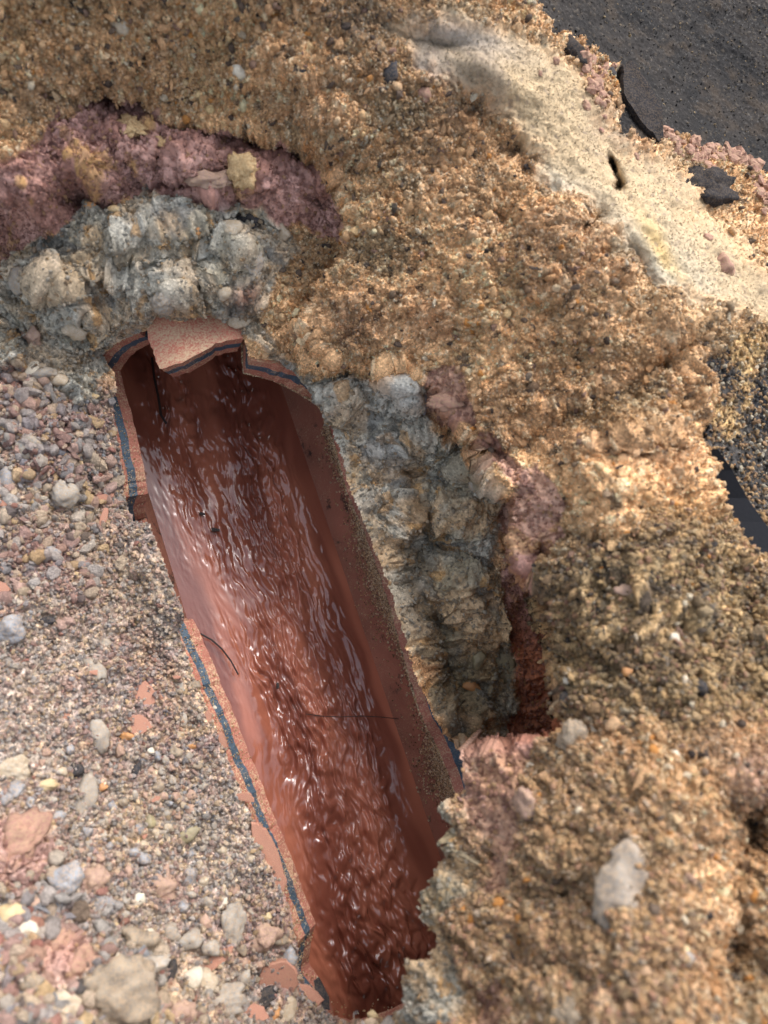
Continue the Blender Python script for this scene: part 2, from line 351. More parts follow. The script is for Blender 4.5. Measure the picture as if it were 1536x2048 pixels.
scar = scA*(.0030*sstep(0, .14, fbm(U2, V2, 130, 4, 111, .55))+.0022*sstep(0, .14, fbm(U2, V2, 64, 4, 112, .55))+.0014*sstep(0, .14, fbm(U2, V2, 30, 3, 113, .55)))
d_sand = scar+.0035*n_big+.0022*n_mid+.0022*bil1+.0014*bil2*(.4+clump)+.0008*bil3+.0008*bumpA*(ida-.3)+.0010*bumpB*idb+.0007*bumpC*idc+.0004*n_fine-.0014*(1-sstep(.0, .2, idc))*bumpC
d_cream = .0030*n_big+.0012*n_mid+.5*scar+.0003*bumpB*idb+.0002*bumpC*idc+.00025*n_fine
crackK = sstep(0.0, .16, f2a-f1a); crackK2 = sstep(0.0, .22, f2b-f1b)
d_clay = .004*n_big+.0055*n_mid+.0034*bil1+.0030*(crackK-1)*(.3+.7*clump)+.0010*crackK2*idb+.0016*bumpA*ida+.0010*bil2+.0005*bil3+.0003*n_fine
f1e, f2e, ide = worley(U2+10*n_mid, V2*1.3, 46, 80)
facet = (ide-.5)*1.4*(f1e)+ide*.8
d_conc = .0040*n_big+.0048*bil(84, 104)+.0034*n_mid+.0040*facet*sstep(0, .12, f2e-f1e)+.0030*bil1+.0012*bil2+.0010*bumpA*ida+.0005*bumpB*idb+.0004*bil3+.0002*n_fine+.5*scar
near_px = np.maximum(sstep(.15, .22, Z), .8*blob(60, 850, 170, 260))
f1f, f2f, idf = worley(U2+13*n_mid, V2+11*fbm(U, V, 40, 3, 33), 26, 90)
stone = np.minimum(np.clip(1.9-f1f*3.0, 0, 1), .62+.5*fbm(U, V, 20, 3, 34)).clip(0, 1)
stoneM = (idf > .55)
d_grav = .5*scar+.0035*n_big+.0028*n_mid+.0055*stone*stoneM*(.2+.6*near_px)*idf*1.2+.0016*bil1+.0012*bil2+.0012*bil3+.0015*bumpB*idb+.0010*bumpC*idc+.0006*n_fine
crackT = fbm(U, V, 70, 4, 16, .6)
d_tar = .0018*fbm(U, V, 120, 4, 15)+.0008*n_mid+.0006*bumpC*(idc > .7)+.0009*sstep(.1, .5, crackT)+.0003*n_fine
d_dark = .002*n_big+.0015*n_mid+.0012*bumpB*idb*clump+.0006*bumpC*idc
D = d_sand*(1-zI)+zI*(d_sand*1.25+.0014*bumpB*(idb-.4))
for zz, dd in ((zG, d_grav), (zC, d_conc), (zK, d_clay), (zM, d_cream), (zD, d_dark), (zT, d_tar)):
    D = D*(1-zz)+dd*zz
# soil thins towards the broken pipe rim so that it meets the clay cleanly
dH = sdist(X+3*fbm(X, Y, 12, 3, 7), Y+3*fbm(X, Y, 12, 3, 8), HOLE)
edge = sstep(0, 26, -dH); nearlip = (X > 845) & (Y > 1480)
D = np.where(nearlip, D, D*(0.25+0.75*edge))
Pg = base+n0*D[..., None]
Ng = normals(Pg)
if Ng[ny//2, nx//4, 2] < 0: Ng = -Ng

# ---- colours of the materials themselves, with some painted shade
def mixc(a, b, t): return a*(1-t[..., None])+b*t[..., None]
shp = X.shape+(3,)
def flat(c): return np.broadcast_to(np.asarray(c), shp).copy()
c_och = srgb(232,186,136); c_och2 = srgb(206,162,120); c_rust = srgb(208,152,100); c_quartz = srgb(232,216,180)
sand = mixc(flat(c_och), flat(c_och2), sstep(-.3, .5, n_big+.5*n_mid))
sand = mixc(sand, flat(srgb(150,130,100)), .8*sstep(.15, .5, fbm(U, V, 120, 3, 21)))
sand = mixc(sand, flat(c_quartz), .55*sstep(.8, .95, idc))
sand = mixc(sand, flat(c_rust), .6*sstep(.86, .93, idb))
sand = mixc(sand, flat(srgb(88,74,62)), .8*((idb < .05)*1.0))
sand = sand*(.88+.24*idc[..., None])
# brown, pinkish and dark patches in the bank, plus painted shade in its hollows
for cx_, cy_, rx, ry, c, k in [(720,40,60,50,(92,86,84),.8),(640,170,40,22,(110,92,84),.6),(590,230,40,20,(122,98,84),.5),(950,380,60,40,(120,102,82),.6),(1000,330,60,60,(120,96,74),.6),(870,330,40,90,(140,108,88),.5),
      (900,250,40,30,(110,88,70),.6),(1200,850,150,50,(122,100,66),.7),(1320,730,80,30,(116,88,58),.6),(700,640,90,60,(150,104,84),.5),(860,640,60,60,(160,104,84),.5),(970,470,30,16,(86,80,78),.5),
      (1290,590,60,50,(140,132,108),.7),(1400,660,80,60,(128,116,92),.7),(1250,440,50,60,(150,140,118),.6),(120,40,100,50,(176,128,70),.4),(1120,480,30,60,(120,104,84),.5),
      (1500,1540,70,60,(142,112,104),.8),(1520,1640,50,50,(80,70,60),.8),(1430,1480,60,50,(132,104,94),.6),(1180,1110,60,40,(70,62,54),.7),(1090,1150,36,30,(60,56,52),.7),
      (1480,1900,70,80,(120,92,58),.5),(1180,1700,120,120,(200,160,100),.3),(1360,1020,90,60,(214,160,96),.5),(620,520,50,60,(140,122,96),.4),(60,200,50,40,(140,122,100),.5),(1170,460,60,40,(116,100,80),.5)]:
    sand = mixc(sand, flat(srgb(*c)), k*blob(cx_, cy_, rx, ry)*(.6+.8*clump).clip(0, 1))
dirt = mixc(flat(srgb(158,136,100)), flat(srgb(98,86,70)), sstep(-.3, .3, n_mid+.3*n_big))
dirt = mixc(dirt, flat(srgb(196,166,120)), .75*sstep(.62, .8, idb)); dirt = mixc(dirt, flat(srgb(44,42,42)), .7*((idb < .12)*1.0)); dirt = dirt*(.75+.5*idc[..., None])
Cc = mixc(sand, dirt, zI*.85)
# pinkish and greyer soil near the lip at the bottom
gw = (dN > 0)*sstep(1380, 1700, Y)*sstep(1500, 1050, X)*(.5+.5*sstep(-.3, .3, fbm(U, V, 110, 3, 29)))
Cc = mixc(Cc, flat(srgb(170,142,118))*(.7+.5*idb[..., None]), .75*gw)
grav = mixc(flat(srgb(194,176,160)), flat(srgb(174,142,132)), sstep(-.3, .4, n_big+.4*n_mid))
grav = mixc(grav, flat(srgb(158,150,140)), .7*clump); grav = mixc(grav, flat(srgb(196,168,136)), .6*sstep(.1, .4, fbm(U, V, 140, 4, 28)))
pal = np.array([srgb(150,146,140), srgb(128,132,136), srgb(160,122,112), srgb(176,164,146), srgb(116,112,110), srgb(168,134,120), srgb(190,160,112), srgb(92,92,96)])
pick = pal[(np.floor(idf*7919) % len(pal)).astype(int)]
grav = mixc(grav, pick, .5*(stone > .25)*stoneM*(.3+.7*near_px))
pick2 = pal[(np.floor(idb*6151) % len(pal)).astype(int)]
grav = mixc(grav, pick2, .35*(idb > .4)*bumpB)
grav = mixc(grav, flat(srgb(206,176,134)), .5*sstep(.75, .95, idc)); grav = mixc(grav, flat(srgb(60,56,54)), .6*(idc < .10)); grav = grav*(.8+.4*idc[..., None])
for cx_, cy_, rx, ry, c, k in [(60,1100,60,40,(150,102,88),.6),(230,560,60,30,(160,110,96),.5),(100,1240,60,40,(170,150,120),.4),(220,1130,70,40,(160,144,126),.4),(30,780,40,60,(160,104,92),.7),(40,1700,70,70,(152,112,98),.7),
      (140,1920,60,40,(156,104,84),.7),(330,1780,40,40,(156,110,98),.6),(60,900,40,80,(150,108,98),.5),(280,1180,60,80,(176,148,116),.5),(200,1500,60,50,(150,116,104),.5)]:
    grav = mixc(grav, flat(srgb(*c)), k*blob(cx_, cy_, rx, ry))
Cc = mixc(Cc, grav, zG)
conc = mixc(flat(srgb(182,175,158)), flat(srgb(152,144,124)), sstep(-.3, .5, n_mid+.4*n_big))
conc = mixc(conc, flat(srgb(150,132,100)), .7*sstep(900, 1400, Y)*sstep(-.5, .4, n_big+.6*n_mid+.1))
conc = mixc(conc, flat(srgb(192,192,182)), .35*sstep(.7, .95, ide)); conc = mixc(conc, flat(srgb(104,106,108)), .5*(ide < .12))
conc = mixc(conc, flat(srgb(196,164,124)), (.5+.3*sstep(800, 1000, Y))*sstep(-.12, .3, fbm(U, V, 60, 4, 22, .6)))
conc = mixc(conc, flat(srgb(188,142,82)), .6*((idb > .95)*1.0)); conc = conc*(.84+.32*idc[..., None])
for cx_, cy_, rx, ry, c, k in [(490,580,24,24,(150,104,92),.7),(370,610,80,24,(168,132,92),.5),(930,1340,60,50,(120,112,76),.5),(830,1230,50,90,(132,112,88),.6),(790,790,50,40,(200,198,190),.6),(760,900,40,40,(196,194,186),.5),(730,720,50,30,(168,128,96),.7),
      (700,1050,40,80,(150,124,96),.6),(880,1420,50,50,(104,86,62),.6),(250,500,50,20,(150,124,92),.5)]:
    conc = mixc(conc, flat(srgb(*c)), k*blob(cx_, cy_, rx, ry))
Cc = mixc(Cc, conc, zC)
clay = mixc(flat(srgb(198,156,142)), flat(srgb(166,124,110)), sstep(-.3, .4, n_mid+.4*n_big))
clay = mixc(clay, flat(srgb(196,156,146)), .6*sstep(.75, .95, ida)); clay = mixc(clay, flat(srgb(196,154,96)), .85*sstep(.22, .36, fbm(U, V, 55, 4, 23, .6))*(.5+.5*idb)*sstep(1500, 1000, Y))
clay = mixc(clay, flat(srgb(178,108,70)), .85*sstep(1150, 1300, Y)*sstep(1520, 1480, Y))
clay = clay*(.86+.28*idc[..., None])
Cc = mixc(Cc, clay, zK*(1-.6*sstep(1490, 1550, Y))*(1-.3*(X > 780)*(Y < 1100)))
cream = mixc(flat(srgb(186,164,130)), flat(srgb(160,142,118)), sstep(-.3, .5, n_big))
cream = mixc(cream, flat(srgb(160,150,140)), .8*np.maximum(blob(920,75,130,30,14), blob(850,150,50,60,-30)*.9)); cream = mixc(cream, flat(srgb(180,176,160)), .8*np.clip(blob(1130,400,110,40,35)+blob(1320,540,120,60,40), 0, 1))
cream = mixc(cream, flat(srgb(206,168,90)), .6*blob(1320,500,20,80,-35)); cream = mixc(cream, flat(srgb(130,116,104)), .5*(idc < .05)); cream = cream*(.94+.12*idc[..., None])
Cc = mixc(Cc, cream, zM)
dark = mixc(flat(srgb(72,68,64)), flat(srgb(52,52,54)), clump); dark = mixc(dark, flat(srgb(196,162,110)), .9*sstep(.05, .35, fbm(U, V, 50, 4, 24, .6)+.25*bumpB-.1))
Cc = mixc(Cc, dark, zD)
tar = mixc(flat(srgb(46,43,41)), flat(srgb(34,33,33)), sstep(-.4, .4, fbm(U, V, 80, 4, 25))); tar = mixc(tar, flat(srgb(110,100,86)), .3*sstep(.90, .99, idc))
tar = mixc(tar, flat(srgb(66,57,48)), .6*sstep(.1, .5, fbm(U, V, 60, 4, 26)))
Cc = mixc(Cc, tar, zT)
Cc = np.clip(Cc, .004, .85)

# ---- split the sheet by kind of soil, one object per layer
lab = np.zeros(X.shape, int)
lab[dG > 0] = 1; lab[dC > 0] = 2; lab[(dK > 0)] = 3; lab[(dM > 0)] = 4; lab[(dD > 0)] = 5; lab[(dT > 0)] = 6
quad_lab = lab[:-1, :-1].copy()
vis = (dH <= 0)
qok = vis[:-1, :-1] & vis[1:, :-1] & vis[:-1, 1:] & vis[1:, 1:]
idx = np.arange(nx*ny).reshape(ny, nx)
Q = np.stack([idx[:-1, :-1], idx[1:, :-1], idx[1:, 1:], idx[:-1, 1:]], -1)
allV = Pg.reshape(-1, 3); allC = Cc.reshape(-1, 3)
mats = [ground_mat('ochre sand', .9, .4, 1100), ground_mat('gravelly soil', .88, .4, 800), ground_mat('grey bedding', .82, .28, 900), ground_mat('red clay', .88, .18, 800, bdist=.0005),
        ground_mat('pale sand', .9, .12, 1500, bdist=.0004), ground_mat('dark soil', .7, .5, 700), ground_mat('black coating', .85, .3, 1000, spec=.12, bdist=.0003)]
names = ['sand_bank', 'ground', 'bedding_layer', 'clay_layer', 'pale_sand_slope', 'dark_soil', 'tarmac_ground']
labels = ['ochre crumbly sand bank above the broken pipe', 'stony brown ground to the left of the pipe', 'lumpy grey cement bedding round the pipe', 'cracked red clay layer under the sand',
          'smooth cream sand slope at the top of the hole', 'dark soil dusted with sand at the right', 'black tarmac beyond the pale sand']
for k in range(7):
    sel = Q[qok & (quad_lab == k)]
    if not len(sel): continue
    used, inv = np.unique(sel, return_inverse=True)
    me = mesh_np(names[k], allV[used], inv.reshape(-1, 4), allC[used]); me.materials.append(mats[k])
    tag(link(names[k], me), labels[k], kind='structure')
# ---- the cut side of the soil round the opening: skirt going down and back under the bank
from collections import defaultdict
fq = Q[qok]
eall = np.concatenate([fq[:, [0, 1]], fq[:, [1, 2]], fq[:, [2, 3]], fq[:, [3, 0]]])
key = np.sort(eall, 1); kk = key[:, 0].astype(np.int64)*(nx*ny)+key[:, 1]
uq, first, cnt = np.unique(kk, return_index=True, return_counts=True)
be = eall[first[cnt == 1]]
yy, xx = np.divmod(be, nx)
inner = ((xx > 2) & (xx < nx-3) & (yy > 2) & (yy < ny-3)).all(1)
be = be[inner]
bv = np.unique(be); m_ = {v: i for i, v in enumerate(bv)}
bp = allV[bv]; bpx = X.ravel()[bv]; bpy_ = Y.ravel()[bv]
e_ = 6.0
gx_ = sdist(bpx+e_, bpy_, HOLE)-sdist(bpx-e_, bpy_, HOLE); gy_ = sdist(bpx, bpy_+e_, HOLE)-sdist(bpx, bpy_-e_, HOLE)
gl = np.hypot(gx_, gy_)+1e-9
outw = -(rt[None]*(gx_/gl)[:, None]-up[None]*(gy_/gl)[:, None]); outw[:, 2] = 0
lipB = ((bpx > 770) & (bpy_ > 1480)) | (bpy_ > 1990)
dep = np.where(lipB, 0.09, 0.014); outk = np.where(lipB, .022, 0)
lev = 9; SV = [bp]; SC = [allC[bv]]
for j in range(1, lev+1):
    t = j/lev
    r = (fbm(bpx*1.7+j*37, bpy_*1.7, 30, 3, 40+j)+.6*fbm(bpx+j*91, bpy_, 9, 2, 60+j))
    dn = np.array([0, 0, -1.0])[None]*(dep*t)[:, None]
    vw = ray(bpx, bpy_); vw = vw/np.linalg.norm(vw, axis=1)[:, None]
    SV.append(bp+vw*(dep*t)[:, None]+outw*(outk*(t**.7)+.004*r*lipB*t**.5)[:, None]); SC.append(allC[bv]*.9)
SV = np.concatenate(SV); SC = np.concatenate(SC); nb = len(bv)
fi = []
ea = np.array([[m_[a], m_[b]] for a, b in be])
for j in range(lev):
    fi.append(np.stack([ea[:, 0]+j*nb, ea[:, 1]+j*nb, ea[:, 1]+(j+1)*nb, ea[:, 0]+(j+1)*nb], 1))
me = mesh_np('cut_soil_edge', SV, np.concatenate(fi), SC); me.materials.append(mats[1])
tag(link('soil_edge', me), 'broken soil edge hanging over the pipe opening', kind='structure')

def at(px, py):
    j = int(round((px-xs[0])/STEP)); i = int(round((py-ys[0])/STEP))
    i = min(max(i, 0), ny-1); j = min(max(j, 0), nx-1)
    return Pg[i, j], n0[i, j], mpx[i, j], Cc[i, j]

# ============================================================ the clay pipe
SN, SS = -0.50, 0.75
m_in = terracotta('wet inside of clay pipe', srgb(150,100,82), .62, dust=.1, stain=.9, wet=.06)
m_rim = terracotta('broken clay', srgb(156,98,82), .8, dust=.45)
m_core = terracotta('blue black fired core', srgb(58,76,90), .55, dust=.12)
m_out = terracotta('dusty outside of clay pipe', srgb(178,106,86), .6, dust=.85)
pipe = bpy.data.objects.new('clay_drain_pipe', None); col.objects.link(pipe); pipe.location = tuple(a0)
tag(pipe, 'broken orange clay drain pipe with blue black core and water running through it', 'drain pipe')
def add_part(name, me, parent=pipe):
    o = link(name, me, parent)
    if parent is pipe: o.location = -Vector(pipe.location)
    return o
random.seed(4)
def densify(poly, step=.0022, jit=.00022):
    out = []
    for i in range(len(poly)):
        a = np.array(poly[i]); b = np.array(poly[(i+1) % len(poly)]); L = np.linalg.norm(b-a); n = max(1, int(L/step))
        for k in range(n):
            q = a+(b-a)*k/n
            c = Vector((q[0]*140, q[1]*140, 3.3)); e = Vector((q[0]*420, q[1]*420, 7.1)); J = .0007*mn.noise(c)+.0005*mn.noise(e)
            K = .0007*mn.noise(c+Vector((9, 9, 9)))+.0006*mn.noise(e+Vector((9, 9, 9)))
            out.append((q[0]+J+random.gauss(0, jit), q[1]+K+random.gauss(0, jit)))
    return out
def trace(pts, R=RI):
    p = np.array(pts, float); th, s, _ = hit(p[:, 0], p[:, 1], R)
    return [(t*RI, ss) for t, ss in zip(th, s)]
def shell(name, poly, outer, parent, lift=0.0, skipend=False, grid=.006):
    """a curved plate of pipe wall: poly is its outline (or, with outer, the outline of the hole in it) unrolled on the inner face"""
    loops = [poly] if outer is None else [outer, poly]
    pts = []; edges = []
    for L in loops:
        st = len(pts); pts += L; edges += [(st+i, st+(i+1) % len(L)) for i in range(len(L))]
    A = np.array(loops[0]); lo = A.min(0); hi = A.max(0)
    gx, gy = np.meshgrid(np.arange(lo[0]+grid/2, hi[0], grid), np.arange(lo[1]+grid/2, hi[1], grid)); g = np.stack([gx.ravel(), gy.ravel()], 1)
    sd = sdist(g[:, 0], g[:, 1], loops[0])
    ok = sd > grid*.3
    if outer is not None: ok &= sdist(g[:, 0], g[:, 1], poly) < -grid*.3
    pts += [tuple(q) for q in g[ok]]
    r = delaunay_2d_cdt([Vector(q) for q in pts], edges, [], 0, 1e-7)
    vv = np.array([tuple(v) for v in r[0]]); ff = np.array([tuple(f) for f in r[2] if len(f) == 3])
    ce = vv[ff].mean(1)
    ok = sdist(ce[:, 0], ce[:, 1], loops[0]) > 0
    if outer is not None: ok &= sdist(ce[:, 0], ce[:, 1], poly) < 0
    ff = ff[ok]
    th = vv[:, 0]/RI
    n = len(vv)
    Vi = cyl(RI+lift, th, vv[:, 1]); Vo = cyl(RI+TW+lift, th, vv[:, 1])
    me = mesh_np(name, np.concatenate([Vi, Vo]), np.concatenate([ff, ff[:, ::-1]+n]))
    me.materials.append(m_in); me.materials.append(m_out)
    me.polygons.foreach_set('material_index', np.array([0]*len(ff)+[1]*len(ff), np.int32))
    body = add_part(name, me, parent)
    # rim in three fired bands
    e = np.concatenate([ff[:, [0, 1]], ff[:, [1, 2]], ff[:, [2, 0]]]); ks = np.sort(e, 1); kk = ks[:, 0].astype(np.int64)*n+ks[:, 1]
    u, f1, c = np.unique(kk, return_index=True, return_counts=True); be = e[f1[c == 1]]
    if outer is not None:
        lim = math.pi*RI-1e-4
        be = be[~((abs(vv[be[:, 0], 0]) > lim) & (abs(vv[be[:, 1], 0]) > lim))]
        be = be[~((vv[be[:, 0], 1] < SN+1e-4) | (vv[be[:, 0], 1] > SS-1e-4))]
    bands = [0, .10, .38, .40, .66, .68, .90, 1.0]; rnd = np.random.RandomState(len(vv))
    off = rnd.normal(0, 1, (n, len(bands)))*.00016; off[:, 0] = 0; off[:, -1] = 0
    off[:, 3] = off[:, 2]-.0000; 
    wob = np.array([.05*mn.noise(Vector((a*60, b*60, .5)))+.03*mn.noise(Vector((a*300, b*300, 1.5))) for a, b in vv])
    # chamfer/roughness direction: away from the plate's middle is unknown, use axial + angular noise
    def lvl(k):
        fr = bands[k]+(wob if 1 < k < 6 else 0)
        rr = RI+lift+TW*fr
        return cyl2(rr, th+off[:, k]/RI, vv[:, 1]+off[:, (k+2) % len(bands)]*(0 if k in (0, len(bands)-1) else 1))
    def cyl2(R, t, s): return a0+AX[None]*s[:, None]+SX[None]*(R*np.sin(t))[:, None]+np.array([0, 0, 1.0])[None]*(R*np.cos(t))[:, None]
    bu, inv = np.unique(be, return_inverse=True); inv = inv.reshape(-1, 2)
    L = [lvl(k)[bu] for k in range(len(bands))]; nb = len(bu)
    def strip(ks):
        Vs = np.concatenate([L[k] for k in ks]); F = []
        for j in range(len(ks)-1): F.append(np.stack([inv[:, 0]+j*nb, inv[:, 1]+j*nb, inv[:, 1]+(j+1)*nb, inv[:, 0]+(j+1)*nb], 1))
        return mesh_np('rim', Vs, np.concatenate(F), smooth=False)
    for nm, ks, mt in (('inner_clay_band', (0, 1, 2), m_rim), ('dark_core', (2, 3, 4, 5), m_core), ('outer_clay_band', (5, 6, 7), m_rim)):
        me = strip(ks); me.materials.append(mt); o = link(nm, me, body)
    return body
def ends(poly, sN, side):
    return poly
OPEN = [(240,742),(258,716),(284,696),(312,684),(316,640),(330,600),(400,590),(478,596),(484,700),(487,746),(515,752),(545,760),(580,777),(610,794),(637,812),
        (652,838),(672,900),(694,985),(722,1050),(748,1120),(772,1190),(800,1290),(822,1370),(845,1440),(872,1490),(900,1550),(914,1600),(930,1660),(950,1750),(940,1830),(900,1920),(840,1980),(780,2020),(700,2040),
        (668,2030),(655,1990),(640,1958),(618,1925),(624,1880),(630,1846),(610,1790),(584,1718),(556,1650),(528,1580),(504,1520),(478,1452),(452,1390),(424,1320),(396,1256),(386,1238),(366,1236),(352,1200),(330,1130),(305,1070),
        (292,1036),(296,986),(288,935),(276,880),(264,830),(250,780)]
op = trace(OPEN)
if DEBUG:
    for (x_, y_), (aa, ss) in zip(OPEN, op):
        q = cyl(RO, [aa/RI], [ss])[0]-C0; q2 = cyl(RI, [aa/RI], [ss])[0]-C0
        f = lambda q: (round(768+FPX*q@rt/(q@fw)), round(1024-FPX*q@up/(q@fw)))
        print('RIM', (x_, y_), 'in', f(q2), 'out', f(q), 'deg', round(math.degrees(aa/RI)))
lim = math.pi*RI
outer = [(-lim, SN), (lim, SN), (lim, SS), (-lim, SS)]
outer_d = []
for i in range(4):
    a = np.array(outer[i]); b = np.array(outer[(i+1) % 4]); n = int(np.linalg.norm(b-a)/.008)
    outer_d += [tuple(a+(b-a)*k/n) for k in range(n)]
wall = shell('pipe_wall', densify(op), outer_d, pipe)
wall['label'] = 'wet orange inside wall of the clay pipe with black stains'
# the wedged crown piece that hangs into the opening
CH = [(312,640),(322,690),(346,753),(380,746),(408,728),(432,712),(474,702),(476,660),(477,615),(440,560),(340,560),(314,600)]
ch = shell('crown_piece', densify(trace(CH, RI+.003)), None, pipe, lift=.003, grid=.005)
ch['label'] = 'sandy wedge of pipe crown jutting into the opening'

# ---- water
wl = a0[2]-RI*.50
hw = math.sqrt(RI**2-(RI*.50)**2)+.0015
ns, na = 1000, 250
s_ = np.linspace(SN+.02, SS-.02, ns); a_ = np.linspace(-hw, hw, na)
Aa, Ss = np.meshgrid(a_, s_)
u_ = Aa*1e4/3.3; v_ = Ss*1e4/3.3            # about pixel units
flow = u_+22*fbm(u_, v_, 160, 3, 71)+10*np.sin(v_/120)+.18*(u_-20)*np.sin(v_/260)
w1 = fbm(flow, v_*.42, 32, 2, 72); w2 = fbm(flow+14*w1, v_*.38, 10, 2, 73); w3 = fbm(flow, v_*.30, 120, 2, 74)
turb = sstep(-.35, .4, fbm(u_, v_*.5, 100, 3, 75)+.25)
ridge = 1-abs(w1)*1.8
band = np.exp(-((Aa-.004-.010*np.sin(Ss*9))/.043)**4)
Hh = (.0016*w3+.0032*w1*(.35+.65*turb)*band+.0034*w2*(.15+1.1*turb)*band+.0004*fbm(flow, v_*.4, 7, 2, 76)*turb)
Hh *= sstep(hw, hw*.55, abs(Aa+.004))*.95+.05
Wp = a0[None, None]+AX*Ss[..., None]+SX*Aa[..., None]; Wp[..., 2] = wl+Hh
ii = np.arange(ns*na).reshape(ns, na); WQ = np.stack([ii[:-1, :-1], ii[1:, :-1], ii[1:, 1:], ii[:-1, 1:]], -1).reshape(-1, 4)
wc = mixc(np.broadcast_to(srgb(136,78,62), Aa.shape+(3,)), np.broadcast_to(srgb(190,118,92), Aa.shape+(3,)), sstep(-.4, .5, fbm(flow, v_*.2, 60, 3, 77)))
me = mesh_np('water', Wp.reshape(-1, 3), WQ, wc.reshape(-1, 3))
mw = NT('running muddy water'); mw.set(Base_Color=mw.attr('Col'), Roughness=.14, IOR=1.42, Specular_IOR_Level=.9, Coat_Weight=.6, Coat_Roughness=.1,
    Normal=mw.bump(mw.noise(260, 3, .6), .12, .001))
me.materials.append(mw.m)
tag(link('water', me), 'rippling reddish brown water running through the clay pipe', kind='structure')

# ============================================================ rocks
from mathutils import noise as mn
def rock_mesh(name, seed, sub=2, flat_=.7, ang=.25, elong=1.0, bumpy=.12):
    rnd = random.Random(seed); bm = bmesh.new(); bmesh.ops.create_icosphere(bm, subdivisions=sub, radius=1)
    planes = [(Vector((rnd.gauss(0, 1), rnd.gauss(0, 1), rnd.gauss(0, 1))).normalized(), rnd.uniform(.5, .9)) for _ in range(12)]
    o = Vector((rnd.uniform(0, 50), rnd.uniform(0, 50), rnd.uniform(0, 50))); f = min(1, .35+ang*2.2)
    for v in bm.verts:
        c = v.co.normalized(); k = 1.0
        for n, d in planes:
            t = c.dot(n)
            if t > 0.01 and d/t < k: k = k+(d/t-k)*f
        k *= 1+bumpy*1.6*mn.fractal(c*1.6+o, .9, 2.1, 3)+bumpy*.7*mn.fractal(c*6+o, .8, 2.1, 3)+(bumpy*.35*mn.noise(c*22+o) if sub > 2 else 0)
        v.co = Vector((c.x*k*elong, c.y*k, c.z*k*flat_))
    me = bpy.data.meshes.new(name); bm.to_mesh(me); bm.free()
    return me
def place(name, me, px, py, wpx, hpx=None, rot=0, lift=.25, m=None, thick=None, tilt=0):
    """a stone lying on the soil: wpx, hpx its size in photograph pixels, rot its turn as seen"""
    p, n, s, _ = at(px, py)
    s = np.linalg.norm(p-C0)/FPX
    o = link(name, me)
    n = Vector(n).normalized(); n = (n*.5+Vector(-fw)*.6).normalized()
    x = Vector(rt)*math.cos(rot)-Vector(up)*math.sin(rot)*1.0; x = (x-n*x.dot(n)).normalized(); y = n.cross(x)
    hpx = hpx or wpx
    sx, sy = wpx*s/2, hpx*s/2; sz = thick*s/2 if thick else min(sx, sy)
    if tilt:
        q = Matrix.Rotation(tilt, 3, x); y = q@y; n = q@n
    M = Matrix((x*sx, y*sy, n*sz)).transposed().to_4x4(); M.translation = Vector(p)+n*sz*lift
    o.matrix_world = M
    if m: 
        if me.materials: o.material_slots[0].link = 'OBJECT'; o.material_slots[0].material = m
        else: me.materials.append(m)
    return o
R_ = {
 'grey': rock_mat('grey stone', srgb(178,176,168), srgb(130,128,124)), 'blue': rock_mat('blue grey flint', srgb(150,164,178), srgb(92,102,116), .5, .5),
 'pale': rock_mat('pale stone', srgb(214,204,184), srgb(176,160,134)), 'white': rock_mat('white chip', srgb(232,226,208), srgb(212,200,176), .6, dust=.1),
 'pink': rock_mat('pink sandy lump', srgb(186,150,136), srgb(154,120,108)), 'red': rock_mat('red clay lump', srgb(176,122,108), srgb(142,100,88)),
 'brown': rock_mat('brown stone', srgb(160,148,130), srgb(108,102,94)), 'yellow': rock_mat('yellow pebble', srgb(222,200,150), srgb(196,164,112), .55, .4, dust=.15),
 'orange': rock_mat('orange pebble', srgb(214,146,64), srgb(186,118,58), .5, .4, dust=.15), 'black': rock_mat('black lump', srgb(56,58,64), srgb(36,38,42), .8, .2, dust=.15),
 'sand': rock_mat('caked sand lump', srgb(206,164,104), srgb(168,130,84), dust=.6, dustc=srgb(222,196,150)), 'terra': terracotta('clay shard', srgb(168,106,92), .8, dust=.6),
 'coal': rock_mat('bitumen lump', srgb(50,50,53), srgb(32,32,35), .9, .1, dust=.12), 'olive': rock_mat('olive flint', srgb(150,142,98), srgb(104,98,72), .45, .5, dust=.2)}
seedc = [100]
def stone(px, py, w, h, rot, kind, label, cat='stone', name='stone', flat_=.7, ang=.25, lift=0.0, bumpy=.1, thick=None, sub=3, group=None):
    seedc[0] += 1; sub = 4 if w > 50 else 3; bumpy = max(bumpy, .14)+(.08 if kind in ('pink', 'red', 'sand', 'brown') or w > 90 else 0)
    me = rock_mesh(name, seedc[0], sub, flat_, ang, 1.0, bumpy); me.materials.append(R_[kind])
    for q in me.polygons: q.use_smooth = True
    o = place(name, me, px, py, w, h, math.radians(rot), lift, thick=thick)
    return tag(o, label, cat, group)
S = stone
# left gravel bed
S(30,1540,80,56,0,'pale','large whitish sandy lump at the left edge level with the paired shards','lump','stone',.6)
S(165,1600,46,100,8,'grey','tall narrow pale grey stone standing in the gravel with a dark gap on its left')
S(18,1600,60,46,10,'blue','bluish white stone at the left edge beside the narrow grey stone')
S(196,1575,36,18,5,'orange','small mustard brown pebble at the upper right of the narrow grey stone','pebble','pebble')
S(78,1568,40,22,10,'yellow','cream and yellow pebble between the whitish lump and the narrow grey stone','pebble','pebble')
S(103,1645,28,30,0,'blue','small light blue stone just left of the foot of the narrow grey stone','pebble','pebble')
S(365,1675,50,24,-25,'olive','olive and dark striped flint near the small square red chip','flint','flint',.5)
S(292,1648,26,28,0,'olive','greenish ring shaped pebble above the small square red chip','pebble','pebble')
S(108,1768,62,56,-20,'blue','angular slate blue stone below the big pink lump at the left','stone','stone',.8,.35)
